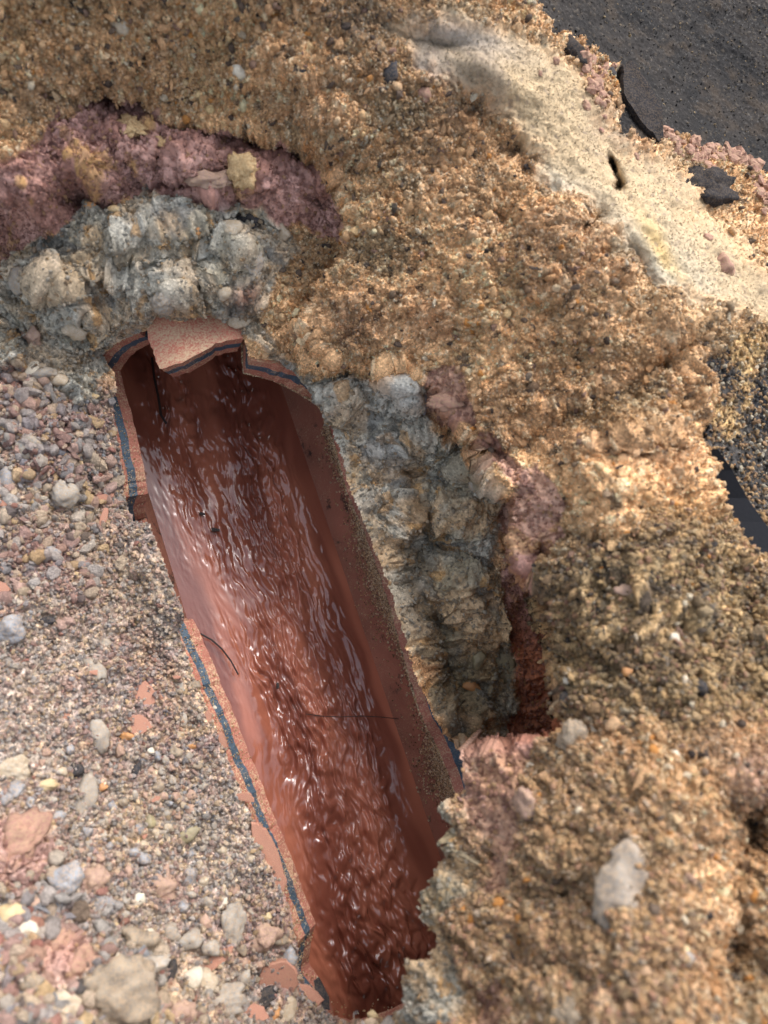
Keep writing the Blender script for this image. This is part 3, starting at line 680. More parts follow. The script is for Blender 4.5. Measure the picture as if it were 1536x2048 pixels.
S(98,1818,50,42,10,'blue','rounded blue grey stone right below the angular slate blue one')
S(168,1775,56,50,-15,'pink','smooth lilac pink stone beside the angular slate blue one')
S(190,1822,44,40,-25,'blue','dark hollow faced flint with a white rim','flint','flint',.6,.35)
S(320,1780,64,72,15,'pink','big sandy pink lump with a narrow crack in it','lump')
S(372,1755,40,34,0,'blue','pale violet grey stone touching the top of the sandy pink lump')
S(15,1842,46,50,0,'yellow','round yellowish pebble at the left edge','pebble','pebble')
S(42,1875,34,32,10,'white','bright white pointed chip at the lower left','chip','stone_chip',.8,.4)
S(42,1902,52,30,0,'brown','brown stone carrying the bright white pointed chip')
S(267,1808,24,30,10,'white','white angular chip above the chunky black and grey flint','chip','stone_chip',.8,.4)
S(434,1812,30,12,-50,'white','thin white splinter standing up beside the speckled grey stone','splinter','splinter',.4)
S(443,1858,56,72,5,'grey','speckled grey egg shaped stone with dark marks')
S(330,1868,54,42,15,'grey','knobbly light grey stone left of the egg shaped one')
S(376,1880,48,40,0,'grey','rounded pale stone touching the knobbly one')
S(266,1905,72,56,0,'brown','chunky dark grey flint in the row below the white chip','flint','flint',.75,.3)
S(286,1886,26,22,20,'white','small white chip stuck on top of the chunky dark grey flint','chip','stone_chip',.8,.4)
S(222,1864,14,14,0,'yellow','tiny yellow pebble above the chunky dark grey flint','pebble','pebble')
S(529,1828,20,20,0,'yellow','round cream pebble by the lower end of the long pipe edge','pebble','pebble')
S(228,1930,14,26,-10,'white','small glossy white pebble at the lower left of the dark grey flint','pebble','pebble')
S(370,1962,34,44,5,'white','upright white stone below the long thin red shard','stone','stone',.8,.35)
S(400,1978,46,50,0,'pale','pale stone leaning against the upright white stone')
S(340,1985,44,60,20,'black','dark blue black stone with a pale side in the dark gap','stone','stone',.8,.4)
S(430,2010,104,56,-8,'grey','broad pale grey stone at the bottom of the gravel')
S(472,1957,36,34,0,'grey','round grey pebble below the thumb shaped red shard','pebble','pebble')
S(502,1948,26,20,0,'pale','small light pebble left of the large red shard','pebble','pebble')
S(571,1906,30,40,15,'blue','slate blue stone behind the upper right of the large red shard')
S(518,1870,60,56,0,'pink','pinkish flat stone above the large red shard')
S(557,1868,50,40,20,'brown','brown grey stone at the right of the pinkish flat stone')
S(62,2030,50,46,0,'blue','blue blurred stone on the bottom edge at the left')
S(125,2030,56,60,-20,'pale','pale lilac stone on the bottom edge')
S(228,1985,150,110,0,'brown','very large sandy brown lump at the bottom left','lump','stone',.6)
S(270,1955,110,40,-15,'grey','long pale grey stone on the top of the very large brown lump')
S(345,2035,60,46,0,'pink','pink stone on the bottom edge below the dark blue one')
S(565,2020,40,54,20,'pale','pointed cream stone at the bottom left of the opening')
S(540,2030,30,30,0,'orange','orange brown pebble at the left of the pointed cream stone','pebble','pebble')
S(520,2000,60,34,0,'black','dark blue black lump under the large red shard')
S(35,1690,110,90,-25,'red','big sandy red lump at the left edge','lump','clay_lump',.5)
S(110,1900,60,56,20,'red','crumbly orange red lump in the lower left gravel','lump','clay_lump',.7)
S(150,1935,80,60,-20,'red','smooth brick red lump right below the crumbly one','lump','clay_lump',.6)
S(120,990,56,66,5,'grey','light grey square stone level with the lower end of the short pipe edge')
S(115,877,44,34,15,'pale','white triangular stone with a flat face among pink lumps','stone','stone',.5,.4)
S(55,895,60,56,-20,'grey','grey angular stone at the left of the white triangular one')
S(28,860,26,36,0,'blue','small bluish stone near the left edge above the grey angular one')
S(10,960,44,56,10,'blue','dark flat slate coloured pebble half cut by the left edge','pebble','pebble')
S(66,745,36,40,0,'white','cream white stone with a broken face in the upper gravel','stone','stone',.7,.4)
S(84,752,50,26,-10,'grey','thin grey stone sticking out beside the cream white one')
S(80,782,40,26,10,'red','red pebble just below the cream white stone','pebble','pebble')
S(190,796,28,20,0,'yellow','cream pebble close to the top of the short pipe edge','pebble','pebble')
S(176,898,26,12,0,'orange','yellow sliver beside the short pipe edge','pebble','pebble',.5)
S(213,932,22,22,0,'yellow','sandy yellow pebble next to the middle of the short pipe edge','pebble','pebble')
S(80,660,56,60,-25,'pink','pink lump set in the grey bedding at the left')
S(112,770,40,30,0,'pale','pale speckled stone in the upper gravel')
S(100,1110,46,34,0,'blue','blue grey stone left of the sand covered pipe edge')
S(20,1265,60,60,0,'blue','large pale blue sandy lump at the left edge below the small red shard','lump')
S(178,1345,40,60,-30,'grey','light grey lump halfway down the gravel')
S(210,1290,26,26,0,'grey','pale ring marked pebble in the fine gravel','pebble','pebble')
S(310,1287,16,14,0,'white','tiny ivory pebble in the fine gravel near the pipe','pebble','pebble')
S(150,1155,16,20,-20,'yellow','small cream chip left of the sand covered edge','chip','stone_chip',.7,.4)
S(188,1480,36,60,-20,'grey','long pale grey stone lower in the fine gravel')
S(362,1380,26,34,20,'grey','pale grey stone near the long pipe edge')
S(392,1373,24,22,0,'brown','tan pebble beside the pale grey stone near the long pipe edge','pebble','pebble')
S(365,1440,16,36,-10,'grey','upright thin grey stone between the paired shards and the long pipe edge')
S(298,1507,16,16,0,'white','small bright white pebble right of the tapered gravel hollow','pebble','pebble')
S(250,1474,26,18,0,'orange','orange brown pebble touching the lower shard of the pair','pebble','pebble')
S(382,1496,20,14,0,'orange','tiny orange pebble near the middle of the long pipe edge','pebble','pebble')
S(356,1474,24,18,0,'pale','pale angular pebble right of the lower paired shard','pebble','pebble')
S(268,1544,24,34,10,'black','black blue stone lower in the gravel between grey stones')
S(143,1545,36,26,20,'black','black stone above the narrow grey stone')
S(90,1250,30,20,-10,'black','small black lump among the fine gravel at the left','pebble','pebble')
S(497,1713,22,22,0,'pale','pale blue pebble beside the large orange pipe flank','pebble','pebble')
S(433,1415,9,9,0,'white','bead sized white grain on the long pipe edge','grain','pebble',lift=1.2)
# more stones of the coarse gravel, each an object, alike ones sharing a label
_rn = random.Random(21); _taken = [(o.location.x, o.location.y, max(o.scale)) for o in col.objects if o.get('category') in ('stone', 'pebble', 'lump', 'chip', 'flint')]
_k = {'grey': ('grey', 'rounded grey stone bedded in the coarse lower left gravel', 'grey stones of the coarse gravel'), 'pink': ('pink', 'dusty pinkish stone bedded in the coarse lower left gravel', 'pinkish stones of the coarse gravel'),
      'pale': ('pale', 'pale sandy stone bedded in the coarse lower left gravel', 'pale stones of the coarse gravel'), 'blue': ('blue', 'bluish grey stone bedded in the coarse lower left gravel', 'bluish stones of the coarse gravel'),
      'brown': ('brown', 'dull brown stone bedded in the coarse lower left gravel', 'brown stones of the coarse gravel')}
_n = 0
while _n < 150:
    px = _rn.uniform(-20, 600); py = 2060-_rn.random()**1.5*560
    if px > 380+(py-1500)*.36: continue
    w = _rn.uniform(15, 26)+26*max(0, (py-1650)/400)*_rn.random(); p = at(px, py)[0]; s_m = w*np.linalg.norm(p-C0)/FPX/2
    if any((p[0]-a)**2+(p[1]-b)**2 < ((s_m+c)*.8)**2 for a, b, c in _taken): continue
    _taken.append((p[0], p[1], s_m)); kd = _rn.choice(['grey', 'grey', 'grey', 'pink', 'pink', 'pale', 'blue', 'brown']); mt, lb, gp = _k[kd]
    S(px, py, w, w*_rn.uniform(.65, 1), _rn.uniform(0, 90), mt, lb, 'stone', 'stone', .75, _rn.choice([.2, .35, .4]), .1, group=gp); _n += 1
# top concrete
S(500,512,52,56,10,'grey','flat smooth grey stone showing in the grey bedding above the crown','stone','stone',.35,.4)
S(470,478,40,40,0,'pale','pale grey broken stone at the upper left of the flat smooth grey one','stone','stone',.5,.4)
S(455,570,30,34,30,'pale','cream stone in the bedding just above the crown piece')
S(330,590,60,56,0,'grey','round knob of grey bedding above the crown piece','lump','bedding_lump',.8)
S(505,428,70,36,8,'black','glossy black stone lodged under the red clay','stone','stone',.6,.35)
S(560,455,34,46,-20,'pale','pale green grey stone right of the glossy black one')
S(248,443,22,14,10,'yellow','yellow pebble pressed into the grey bedding','pebble','pebble')
S(190,437,22,14,0,'orange','tan pebble left of the yellow one in the bedding','pebble','pebble')
S(472,440,26,12,40,'orange','amber sliver beside the glossy black stone','flint','flint',.5,.4)
S(387,455,14,16,0,'orange','small amber chip in the middle of the grey bedding','chip','stone_chip',.6,.4)
S(60,560,50,50,-30,'grey','curled grey slab of bedding at the left','lump','bedding_lump',.5,.35)
S(150,640,50,40,20,'pale','whitish blocky stone in the bedding left of the crown piece')
S(480,635,50,26,-10,'pale','whitish stone bridging over the right corner of the crown piece')
S(350,660,12,9,0,'white','tiny white grain lying on the crown piece','grain','pebble',lift=1)
# clay and sand at the top
S(420,378,86,44,4,'pink','oval smooth pink stone set in the red clay','stone','clay_lump',.6,.2)
S(495,340,66,66,0,'sand','round patch of caked yellow sand stuck on the clay','lump','sand_lump',.5,.15,bumpy=.2)
S(255,265,60,40,20,'sand','crust of yellow sand on the clay face at the left','lump','sand_lump',.4,.15,bumpy=.25)
S(312,285,34,30,0,'sand','small crust of yellow sand in the middle of the clay face','lump','sand_lump',.4,.15,bumpy=.25)
S(485,135,26,32,0,'white','white pebble in the top sand','pebble','pebble')
S(655,185,32,24,10,'yellow','pale yellow pebble on the brow of the sand','pebble','pebble')
S(345,113,22,18,0,'yellow','small yellow pebble high in the sand','pebble','pebble')
S(243,50,34,40,0,'pale','pale grey green lump near the top edge','lump')
S(735,75,14,20,20,'white','small white chip in the grey patch at the top','chip','stone_chip',.7,.4)
S(780,150,36,52,25,'black','upright dark lump left of the pale sand','lump','stone',.7,.35)
S(590,132,46,24,0,'black','dark flat fragment in the top sand','fragment','stone',.5,.35)
S(665,300,20,12,0,'orange','orange pebble above the clay hollow','pebble','pebble')
S(840,790,22,86,-8,'blue','smooth dark grey flint blade standing in the bedding','flint','flint',.5,.15)
S(905,800,90,40,-5,'red','smooth smeared red clay slab beside the flint blade','clay lump','clay_lump',.4,.1)
S(832,1088,30,26,0,'pale','round pale pebble in a socket of the bedding','pebble','pebble')
S(945,968,46,44,10,'grey','grey pebble bedded at the top right of the bedding','pebble','pebble')
S(948,1302,34,40,0,'olive','olive glassy flint in the lower bedding','flint','flint',.5)
S(1010,1310,50,90,10,'olive','long amber olive flint beside the red pit','flint','flint',.5)
S(935,1385,46,26,20,'orange','orange brown chip set in the lower bedding','chip','stone_chip',.6)
S(960,1483,36,30,0,'orange','amber pebble at the foot of the bedding','pebble','pebble')
S(1095,1245,40,36,20,'red','orange red clay nub at the edge of the bank','lump','clay_lump',.7)
# right bank
S(1168,1368,34,36,0,'white','angular white pebble at the left rim of the bank','pebble','pebble',.8,.4)
S(1163,1418,40,40,0,'black','black pebble below the angular white one','pebble','pebble')
S(1172,1500,62,74,12,'brown','big rough grey brown stone at the lip of the bank','stone','stone',.7,.35)
S(1198,1465,16,42,-22,'white','ivory splinter leaning on the big rough stone','splinter','splinter',.6)
S(1365,1380,18,38,-12,'pale','cream splinter on the right bank','splinter','splinter',.6)
S(1394,1382,40,40,20,'black','black shiny stone beside the cream splinter')
S(1270,1357,26,20,0,'orange','bright orange pebble in the dark dirt','pebble','pebble')
S(1267,1205,38,26,0,'pink','pink flat pebble in the dark dirt','pebble','pebble')
S(1330,1297,22,22,0,'white','white pebble high in the dark dirt','pebble','pebble')
S(1525,1292,22,26,0,'orange','amber pebble at the right edge','pebble','pebble')
S(1075,1543,20,12,-15,'white','white grain beside a dark hole in the lip','grain','pebble')
S(1256,1518,18,14,0,'white','small white pebble right of the big rough stone','pebble','pebble')
S(1348,1516,16,30,-10,'white','slim white chip in the blurred bank','chip','stone_chip')
S(1335,1882,34,20,10,'white','white oval pebble under the curved pale stone','pebble','pebble')
S(1316,1898,36,22,15,'yellow','pale yellow pebble touching the white oval one','pebble','pebble')
S(1326,1918,26,28,20,'blue','slate pebble below the pale yellow one','pebble','pebble')
S(1455,1690,30,44,-10,'orange','amber pebble in the shadowed hollow at the right','pebble','pebble')
S(1164,2035,80,60,0,'brown','rounded brown stone on the bottom edge')
S(1075,1616,56,56,0,'pink','pink soft lump on the lip of the bank','lump','clay_lump')
S(747,2034,26,22,0,'yellow','yellow pebble on the soil closing the lower end of the hole','pebble','pebble')
# the curved pale stone: three swellings in one mesh
def curved_stone():
    p, n, s, _ = at(1262, 1780); s = np.linalg.norm(p-C0)/FPX
    bm = bmesh.new(); pts = [(1290,1716,30),(1262,1722,38),(1240,1760,34),(1232,1800,40),(1240,1838,44),(1275,1850,38)]
    N = 26; L = 40
    rings = []
    tt = np.linspace(0, len(pts)-1, L); pa = np.array(pts, float)
    rs = np.random.RandomState(3)
    for k, t in enumerate(tt):
        i = min(int(t), len(pts)-2); q = pa[i]+(pa[i+1]-pa[i])*sstep(0, 1, t-i)
        j = min(i+1, len(pts)-1); tan = pa[j]-pa[i]; tan = tan[:2]/np.linalg.norm(tan[:2])
        e = math.sqrt(max(0, 1-(abs(k/(L-1)*2-1))**4)); r = q[2]*s*max(e, .04)
        c = np.array(P(q[0], q[1], p[2])[0])+np.array([0, 0, .0]); w = rt*tan[1]*1.0+up*tan[0]
        ring = []
        for a in range(N):
            th = 2*math.pi*a/N; rr = r*(1+.30*mn.fractal(Vector((math.cos(th)*1.2, math.sin(th)*1.2, k*.14)), .8, 2.1, 5)+rs.normal(0, .03))
            ring.append(bm.verts.new(c+w*math.cos(th)*rr-fw*math.sin(th)*rr*.42))
        rings.append(ring)
    for a, b in zip(rings, rings[1:]):
        for i in range(N): bm.faces.new((a[i], a[(i+1) % N], b[(i+1) % N], b[i]))
    bm.faces.new(rings[0]); bm.faces.new(rings[-1][::-1])
    me = bpy.data.meshes.new('curved_stone'); bm.to_mesh(me); bm.free()
    for q in me.polygons: q.use_smooth = True
    me.materials.append(rock_mat('chalky stone', srgb(156,150,142), srgb(84,80,78), .85, .1, 120, .4))
    tag(link('curved_stone', me), 'large curved pale grey stone half sunk in the near sand', 'stone')
curved_stone()
# flat shards of broken clay pipe
def shard(px, py, w, h, rot, label, seed, n=9, kind='terra', thick=8, name='clay_shard', cat='shard', lift=.6, tilt=0):
    rnd = random.Random(seed); bm = bmesh.new()
    an = sorted(rnd.uniform(0, 6.28) if False else (i+rnd.uniform(-.3, .3))*6.283/n for i in range(n)); pr = []
    for a in an:
        r = rnd.uniform(.72, 1.1); pr.append((math.cos(a)*r, math.sin(a)*r))
    pts = []
    for i in range(n):
        a, b = pr[i], pr[(i+1) % n]
        for k in range(4): pts.append((a[0]+(b[0]-a[0])*k/4+rnd.gauss(0, .02), a[1]+(b[1]-a[1])*k/4+rnd.gauss(0, .02)))
    top = [bm.verts.new((x*.95, y*.95, 1+.15*x*x)) for x, y in pts]; mid = [bm.verts.new((x, y, .7)) for x, y in pts]; bot = [bm.verts.new((x*.95, y*.95, -1)) for x, y in pts]
    bm.faces.new(top); bm.faces.new(bot[::-1]); k = len(pts)
    for A, B in ((top, mid), (mid, bot)):
        for i in range(k): bm.faces.new((A[i], B[i], B[(i+1) % k], A[(i+1) % k]))
    bmesh.ops.recalc_face_normals(bm, faces=bm.faces); me = bpy.data.meshes.new(name); bm.to_mesh(me); bm.free(); me.materials.append(R_[kind])
    o = place(name, me, px, py, w, h, math.radians(rot), lift, thick=thick, tilt=tilt)
    return tag(o, label, cat)
shard(280,1400,70,56,-40,'upper pink clay shard of the touching pair in the gravel',1)
shard(273,1456,56,40,20,'lower triangular clay shard of the touching pair',2,6)
shard(128,1434,22,24,0,'small lone clay shard left of the touching pair',3,6)
shard(194,1003,60,20,-28,'long thin pink shard beside the lower end of the short pipe edge',4,8)
shard(202,1050,16,46,10,'narrow upright red chip below the long thin pink shard',5,6)
shard(6,1190,30,36,0,'red shard cut by the left edge of the photo',6,7)
shard(8,1012,40,16,10,'orange sliver at the left edge above the red shard',7,6)
shard(492,1591,42,18,10,'thin red flake lying across the long pipe edge',8,7,lift=1.2)
shard(282,1672,18,24,10,'small square red chip in the gravel',9,4)
shard(305,1602,18,12,-20,'tiny red chip above the small square one',10,5)
shard(412,1922,74,26,-30,'long thin red shard above the upright white stone',11,9)
shard(553,1936,78,70,20,'large flat red shard near the bottom of the opening',12,9,thick=12)
shard(512,1968,34,14,10,'thumb shaped sliver under the left side of the large red shard',13,6)
shard(498,2036,50,30,10,'dark red shard on the bottom edge',14,7)
shard(178,1352,18,12,0,'tiny pale red flake in the fine gravel',15,5)
shard(362,1358,18,8,0,'tiny thin red flake close to the long pipe edge',16,5)
shard(418,1430,14,34,-15,'narrow orange flake tucked against the middle of the long pipe edge',17,6)
shard(446,1478,16,44,-18,'second narrow orange flake tucked against the pipe edge just below',18,6)
shard(536,1712,46,170,-22,'big orange flank of broken pipe beside the long edge',19,10,thick=14,lift=.2,name='pipe_flake')
shard(612,1990,64,34,20,'red clay piece at the lower left corner of the opening',20,8)
shard(645,1990,22,70,-20,'small broken pipe edge with dark core at the lower left corner',21,6,kind='black')
# black coating lumps at the top right
S(1405,388,140,74,-16,'coal','long dark tar lump lying on the pale sand at the right','tar lump','tar_lump',.5,.45,bumpy=.14)
shard(1272,218,66,176,-18,'upright slab of tar at the border of the pale sand',31,10,'coal',thick=34,name='tar_slab',cat='tar slab',lift=.15)
S(1215,150,30,34,0,'black','small tar knob above the upright slab','tar lump','tar_lump')
S(1130,95,90,60,20,'coal','crumbly tar mass at the top border of the sand','tar lump','tar_lump',.5,.2,bumpy=.25)
# crumbs of red clay along the tar border, each one apart
rnd = random.Random(9); cm = [rock_mesh('clay_crumb', 900+i, 2, .8, .2, 1, .25) for i in range(5)]
for m_c in cm: m_c.materials.append(R_['red'])
segs = [((1160,130),(1200,230),34,26),((1180,180),(1215,140),10,8),((1325,250),(1345,300),12,14),((1320,285),(1410,335),36,20),((1400,310),(1500,360),30,14),((1485,370),(1530,440),34,20),((1440,300),(1495,330),10,8)]
for (p0, p1, n, w) in segs:
    for i in range(n):
        t = rnd.random(); px = p0[0]+(p1[0]-p0[0])*t+rnd.gauss(0, w*.5); py = p0[1]+(p1[1]-p0[1])*t+rnd.gauss(0, w*.5)
        z = rnd.uniform(8, 26); o = place('clay_crumb', rnd.choice(cm), px, py, z*rnd.uniform(.8, 1.4), z, rnd.uniform(0, 6), .3)
        tag(o, 'small red clay crumb strewn between the tar and the pale sand', 'clay crumb', 'red clay crumbs along the tar border')
for px, py, z, l in [(1108,124,18,'single red crumb near the top of the pale sand'),(1082,148,12,'tiny red crumb on the upper pale sand'),(1198,265,12,'tiny red crumb in the middle of the pale sand'),(1266,323,20,'round red crumb right of the two dark holes'),
                     (1450,530,46,'large red clay ball at the right on the pale sand'),(1414,476,18,'small red ball above the large red clay ball'),(1283,527,26,'pink clay piece in the lower tip of the pale sand'),(1316,222,18,'cream pebble lying on the tar'),
                     (850,190,26,'pink lump on the left end of the pale sand'),(1520,440,26,'white pebble at the right edge among red crumbs')]:
    S(px, py, z, z, 0, 'pale' if 'pebble' in l else 'red', l, 'pebble' if 'pebble' in l else 'clay crumb', 'pebble' if 'pebble' in l else 'clay_crumb')
# black plastic strip at the right
def strip(name, pts, wpx, kind, label, cat):
    bm = bmesh.new(); A = []; B = []; D1 = []; E1 = []
    for px, py, w in pts:
        p, n, s, _ = at(px, py); s = np.linalg.norm(p-C0)/FPX
        c = Vector(p)+Vector((0, 0, .004)); r = Vector(rt)*w*s*.5
        A.append(bm.verts.new(c-r)); B.append(bm.verts.new(c+r)); D1.append(bm.verts.new(c-r+Vector((0, 0, -.006)))); E1.append(bm.verts.new(c+r+Vector((0, 0, -.006))))
    for i in range(len(pts)-1):
        for a, b in ((A, B), (B, E1), (D1, A), (E1, D1)): bm.faces.new((a[i], b[i], b[i+1], a[i+1]))
    bm.faces.new((A[0], B[0], E1[0], D1[0])); bm.faces.new((A[-1], D1[-1], E1[-1], B[-1]))
    bmesh.ops.recalc_face_normals(bm, faces=bm.faces); me = bpy.data.meshes.new(name); bm.to_mesh(me); bm.free()
    me.materials.append(kind); return tag(link(name, me), label, cat)
mp = NT('black plastic'); mp.set(Base_Color=(.014, .015, .018), Roughness=.9, Specular_IOR_Level=.1, Normal=mp.bump(mp.noise(500, 3), .3, .0005))
strip('plastic_strip', [(1412,905,18),(1432,945,34),(1456,1000,44),(1486,1050,50),(1520,1100,56),(1560,1160,60)], 1, mp.m, 'black plastic strip poking out of the sand at the right edge', 'plastic strip')
# root hair, and dark strands standing in for a crack and a fragment
def strand(pts, r, m, label, name='dark_strand', on=None):
    bm = bmesh.new(); prev = None
    for k, (px, py) in enumerate(pts):
        q = P(px, py, on)[0]
        ring = [bm.verts.new(Vector(q)+Vector((math.cos(a)*r, 0, math.sin(a)*r))+Vector((0, math.sin(a)*0, 0))) if False else bm.verts.new(Vector(q)+Vector(rt)*math.cos(a)*r+Vector(up)*math.sin(a)*r*1.0+Vector(fw)*math.sin(a)*.3*r) for a in [j*math.pi/3 for j in range(6)]]
        if prev:
            for j in range(6): bm.faces.new((prev[j], prev[(j+1) % 6], ring[(j+1) % 6], ring[j]))
        prev = ring
    me = bpy.data.meshes.new(name); bm.to_mesh(me); bm.free(); me.materials.append(m); return tag(link(name, me), label, 'root')
mstrand = NT('dark strand').set(Base_Color=(.03, .015, .01), Roughness=.6)
strand([(612,1428),(640,1432),(680,1434),(720,1432),(760,1434),(800,1438)], .0003, mstrand, 'thin dark root hair lying across the running water', on=wl+.004)
strand([(304,716),(308,752),(316,790),(322,830),(332,846)], .0009, mstrand, 'dark strand standing for the crack down the upper left water', on=wl+.006)  # a thin tube in place of the crack in the pipe
strand([(402,1268),(424,1280),(444,1298),(462,1322),(476,1348)], .0006, mstrand, 'short curved dark strand standing for a fragment at the long pipe edge', on=wl+.006)  # a thin tube in place of the arc of a pipe fragment
S_black = R_['black']
me = rock_mesh('debris_bit', 77, 2, .5, .3); me.materials.append(S_black)
for px, py, w, h, l in [(556,1372,10,16,'dark speck of debris floating mid stream'),(405,1028,18,8,'dark flat bit of debris near the left wall'),(432,1060,26,10,'thin dark bit of debris below the flat one')]:
    o = link('debris_bit', me); q = P(px, py, wl+.004)[0]; s = np.linalg.norm(q-C0)/FPX; o.location = q; o.scale = (w*s/2, h*s/2, .0015); tag(o, l, 'debris')

# ============================================================ uncountable grains: instanced on points by kind of soil
rng = np.random.RandomState(5)
protos = bpy.data.collections.new('grain_shapes')
for i in range(6):
    me = rock_mesh('grain_shape', 500+i, 2 if i < 3 else 1, .75, .3 if i % 2 else .15, 1.0+.12*i, .22)
    mg = NT('grain material %d' % i); ca = mg.attr('gcol', 'INSTANCER'); 
    nz = mg.noise(2.2, 3, .7); mg.set(Base_Color=mg.mix(1.0, ca, mg.ramp(nz, [(.3, .7), (.7, 1.25)]), 'MULTIPLY'), Roughness=.8, Specular_IOR_Level=.3, Normal=mg.bump(mg.noise(6, 3, .7), .6, .12)) if i == 0 else None
    if i == 0: gmat = mg.m
    else: bpy.data.materials.remove(mg.m)
    me.materials.append(gmat)
    for q in me.polygons: q.use_smooth = (i % 2 == 0)
    o = bpy.data.objects.new('grain_shape.%03d' % i, me); protos.objects.link(o)
def grain_nodes():
    g = bpy.data.node_groups.new('scatter_grains', 'GeometryNodeTree')
    g.interface.new_socket('Geometry', in_out='INPUT', socket_type='NodeSocketGeometry'); g.interface.new_socket('Geometry', in_out='OUTPUT', socket_type='NodeSocketGeometry')
    N = g.nodes; gi = N.new('NodeGroupInput'); go = N.new('NodeGroupOutput')
    ci = N.new('GeometryNodeCollectionInfo'); ci.inputs['Collection'].default_value = protos; ci.inputs['Separate Children'].default_value = True; ci.inputs['Reset Children'].default_value = True
    ip = N.new('GeometryNodeInstanceOnPoints'); ip.inputs['Pick Instance'].default_value = True
    def na(nm, t):
        a = N.new('GeometryNodeInputNamedAttribute'); a.data_type = t; a.inputs['Name'].default_value = nm; return a.outputs['Attribute']
    g.links.new(gi.outputs[0], ip.inputs['Points']); g.links.new(ci.outputs[0], ip.inputs['Instance'])
    g.links.new(na('pick', 'INT'), ip.inputs['Instance Index']); g.links.new(na('grot', 'FLOAT_VECTOR'), ip.inputs['Rotation']); g.links.new(na('gscl', 'FLOAT_VECTOR'), ip.inputs['Scale'])
    g.links.new(ip.outputs[0], go.inputs[0]); return g
gn = grain_nodes()
def scatter(name, label, pos, size, colr):
    n = len(pos); me = bpy.data.meshes.new(name); me.vertices.add(n); me.vertices.foreach_set('co', np.ascontiguousarray(pos, np.float32).ravel())
    a = me.attributes.new('pick', 'INT', 'POINT'); a.data.foreach_set('value', rng.randint(0, 6, n).astype(np.int32))
    a = me.attributes.new('grot', 'FLOAT_VECTOR', 'POINT'); a.data.foreach_set('vector', rng.uniform(0, 6.28, (n, 3)).astype(np.float32).ravel())
    a = me.attributes.new('gscl', 'FLOAT_VECTOR', 'POINT'); a.data.foreach_set('vector', (size[:, None]*rng.uniform(.75, 1.25, (n, 3))).astype(np.float32).ravel())
    a = me.attributes.new('gcol', 'FLOAT_COLOR', 'POINT'); c4 = np.ones((n, 4), np.float32); c4[:, :3] = colr; a.data.foreach_set('color', c4.ravel())
    o = link(name, me); md = o.modifiers.new('scatter', 'NODES'); md.node_group = gn
    return tag(o, label, kind='stuff')
def pts_in(mask, n, wgt=None):
    """n places on the relief, even over real surface rather than over the picture"""
    w = mask*(mpx**2) if wgt is None else mask*wgt
    w = w.ravel().astype(float); cdf = np.cumsum(w); r = rng.uniform(0, cdf[-1], n); ii = np.searchsorted(cdf, r).clip(0, len(w)-1)
    return ii
free = (dH < -2)
def lay(name, label, mask, n, smin, smax, palette, follow=.6, emb=.25, var=.14, power=2.5, cl=None):
    m = mask & free
    ii = pts_in(m*1.0 if cl is None else m*cl, n)
    sz = smin+(smax-smin)*rng.uniform(0, 1, n)**power
    p = allV[ii]+n0.reshape(-1, 3)[ii]*(sz*emb)[:, None]+rng.normal(0, .0004, (n, 3))
    pal_ = np.array([srgb(*c) for c, _ in palette]); pw = np.array([w for _, w in palette], float); pw /= pw.sum()
    c = pal_[rng.choice(len(pal_), n, p=pw)]
    c = c*(1-follow)+allC[ii]*follow*1.1
    c = c*rng.uniform(1-var, 1+var, (n, 1))
    return scatter(name, label, p, sz, np.clip(c, .005, .85))
sandy = [((234,192,138),5),((208,166,122),4),((240,226,196),2.4),((208,150,92),1),((150,124,94),1.5),((238,228,206),.3),((90,80,72),.4)]
isand = (lab == 0)
lay('sand_grains', 'loose ochre sand crumbs covering the bank', isand & (zI < .5), 330000, .00028, .00098, sandy, .6, var=.2, cl=.35+clump)
lay('dark_grit', 'dark grit and small stones scattered through the sand', isand, 2600, .0007, .0026, [((62,58,58),4),((104,92,82),3),((150,120,104),2),((222,208,180),1.5),((206,140,70),1.5)], .1, emb=.15, power=2.2, cl=.2+clump)
lay('dirt_crumbs', 'dark and tan crumbs in the dirt of the right bank', isand & ((zI > .3) | (gw > .2)), 60000, .00032, .0016, [((170,146,108),4),((206,170,118),3),((78,70,62),2),((168,120,104),1.5),((210,200,180),.5),((124,120,112),1.5)], .5, power=2.6)
lay('sand_lumps', 'larger clots of caked sand on the bank', isand, 2200, .0015, .0034, sandy, .9, emb=.1, power=3)
lay('pale_grains', 'fine pale sand grains on the slope', lab == 4, 16000, .00016, .00045, [((214,196,162),5),((194,174,140),4),((170,150,128),1),((130,106,90),.3)], .7)
stonep = [((186,182,174),4),((150,150,150),3),((194,158,144),4),((212,190,160),3),((172,134,120),3),((208,176,126),1.6),((226,216,196),.6),((70,68,68),2.0),((178,112,94),.4),((158,164,170),.8)]
lay('fine_gravel', 'fine mixed gravel and grit beside the pipe', lab == 1, 75000, .00025, .0016, stonep, .5, power=2.6, var=.25)
lay('gravel', 'mixed pebbly gravel at the lower left', (lab == 1) & (near_px > .05), 5000, .0012, .0050, stonep, .35, emb=.1, power=2.8, cl=near_px)
lay('bedding_grit', 'grit and stones set in the grey bedding', lab == 2, 22000, .0003, .0016, [((168,166,156),4),((128,126,116),4),((196,194,184),1.5),((172,136,98),2),((120,118,114),1),((190,148,90),.7)], .55, emb=.05, power=3)
lay('clay_crumbs', 'crumbs of red clay on the clay layer', lab == 3, 14000, .0003, .0015, [((176,128,116),5),((150,108,96),4),((190,150,140),1.2),((196,156,100),1.2)], .5, emb=.1, power=2.6)
lay('tar_grit', 'sparse grit on the tar', (lab == 6), 4500, .0003, .0009, [((150,134,110),2),((60,58,56),5),((196,168,124),.8)], .3)
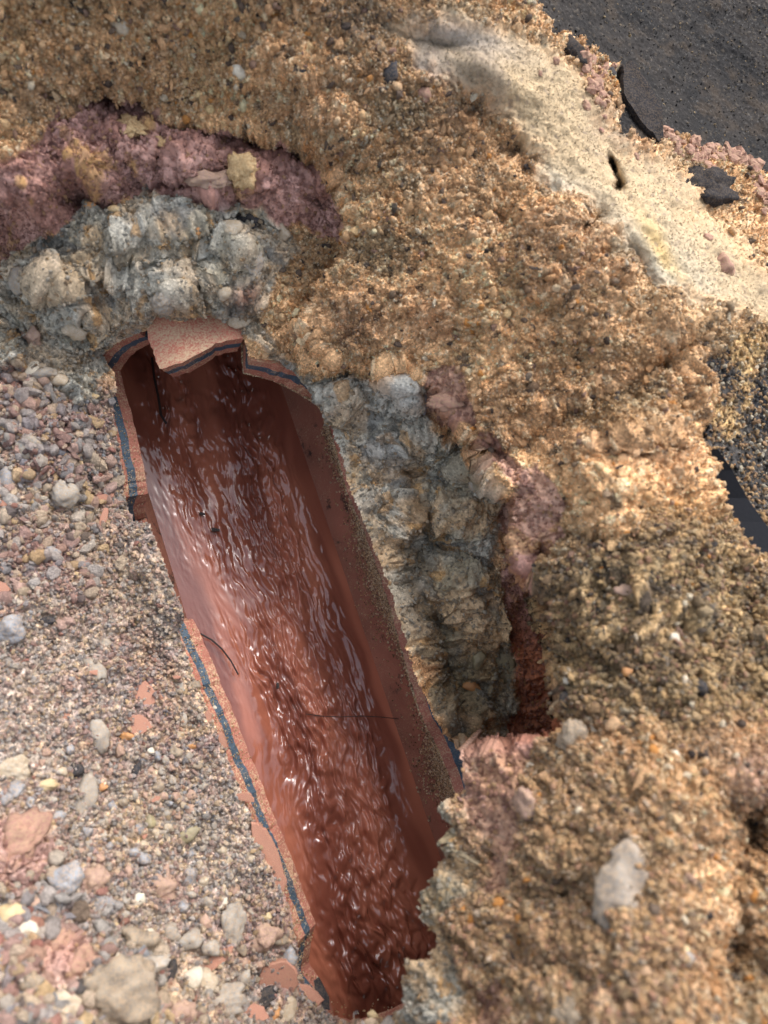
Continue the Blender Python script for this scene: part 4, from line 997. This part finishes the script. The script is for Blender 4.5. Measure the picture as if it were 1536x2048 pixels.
lay('dark_soil_crumbs', 'sand crumbs on the dark soil at the right edge', (lab == 5), 8000, .0004, .0017, sandy+[((60,58,56),5)], .4)
# sand sprinkled on the rim and on the right inside wall of the pipe
def wall_grains(name, label, n, thf, sz, sr=(-.12, .40), R=RI):
    s = rng.uniform(sr[0], sr[1], n); th = thf(n, s); p = cyl(R, th, s)
    c = np.array([srgb(216,184,140), srgb(190,158,122), srgb(236,218,184), srgb(140,112,90)])[rng.randint(0, 4, n)]*rng.uniform(.8, 1.2, (n, 1))
    return scatter(name, label, p, rng.uniform(sz[0], sz[1], n), c)
opn = np.array(op)
def rim_theta(s, side):
    m = opn[opn[:, 0] > 0] if side > 0 else opn[opn[:, 0] < 0]
    o = np.argsort(m[:, 1]); return np.interp(s, m[o, 1], m[o, 0]/RI)
wall_grains('wall_sand', 'sand sprinkled down the right inside wall of the pipe', 60000, lambda n, s: rim_theta(s, 1)+abs(rng.normal(0, .24, n))*(.5+.8*sstep(-.05, .15, s)), (.0003, .0009), (-.03, .42), RI-.0003)
def rim_grains():
    n = 2600; s = rng.uniform(-.05, .42, n); th = rim_theta(s, -1)+.004; rr = RI+TW*rng.uniform(0, 1, n)**.6
    p = a0+AX[None]*s[:, None]+SX[None]*(rr*np.sin(th))[:, None]+np.array([0, 0, 1.0])[None]*(rr*np.cos(th))[:, None]
    c = np.array([srgb(206,170,124), srgb(178,140,98), srgb(232,214,178)])[rng.randint(0, 3, n)]
    scatter('rim_sand', 'sand grains sprinkled on the broken pipe edge', p, rng.uniform(.0002, .00055, n), c)
rim_grains()
# ============================================================ the open ground around the hole, out of the frame
def surround():
    bm = bmesh.new(); N = 64
    v0 = [bm.verts.new((.3+math.cos(a)*r, .1+math.sin(a)*r, z)) for r, z in ((1.6, .12), (60, .12)) for a in [2*math.pi*i/N for i in range(N)]]
    for i in range(N): bm.faces.new((v0[i], v0[(i+1) % N], v0[N+(i+1) % N], v0[N+i]))
    me = bpy.data.meshes.new('surrounding_ground'); bm.to_mesh(me); bm.free()
    m = NT('far soil'); m.set(Base_Color=m.mix(m.ramp(m.noise(8, 6, .7), [(.3, 0), (.7, 1)]), srgb(150,122,88), srgb(112,98,80)), Roughness=.95); me.materials.append(m.m)
    tag(link('surrounding_ground', me), 'sandy ground around the hole', kind='structure')
surround()
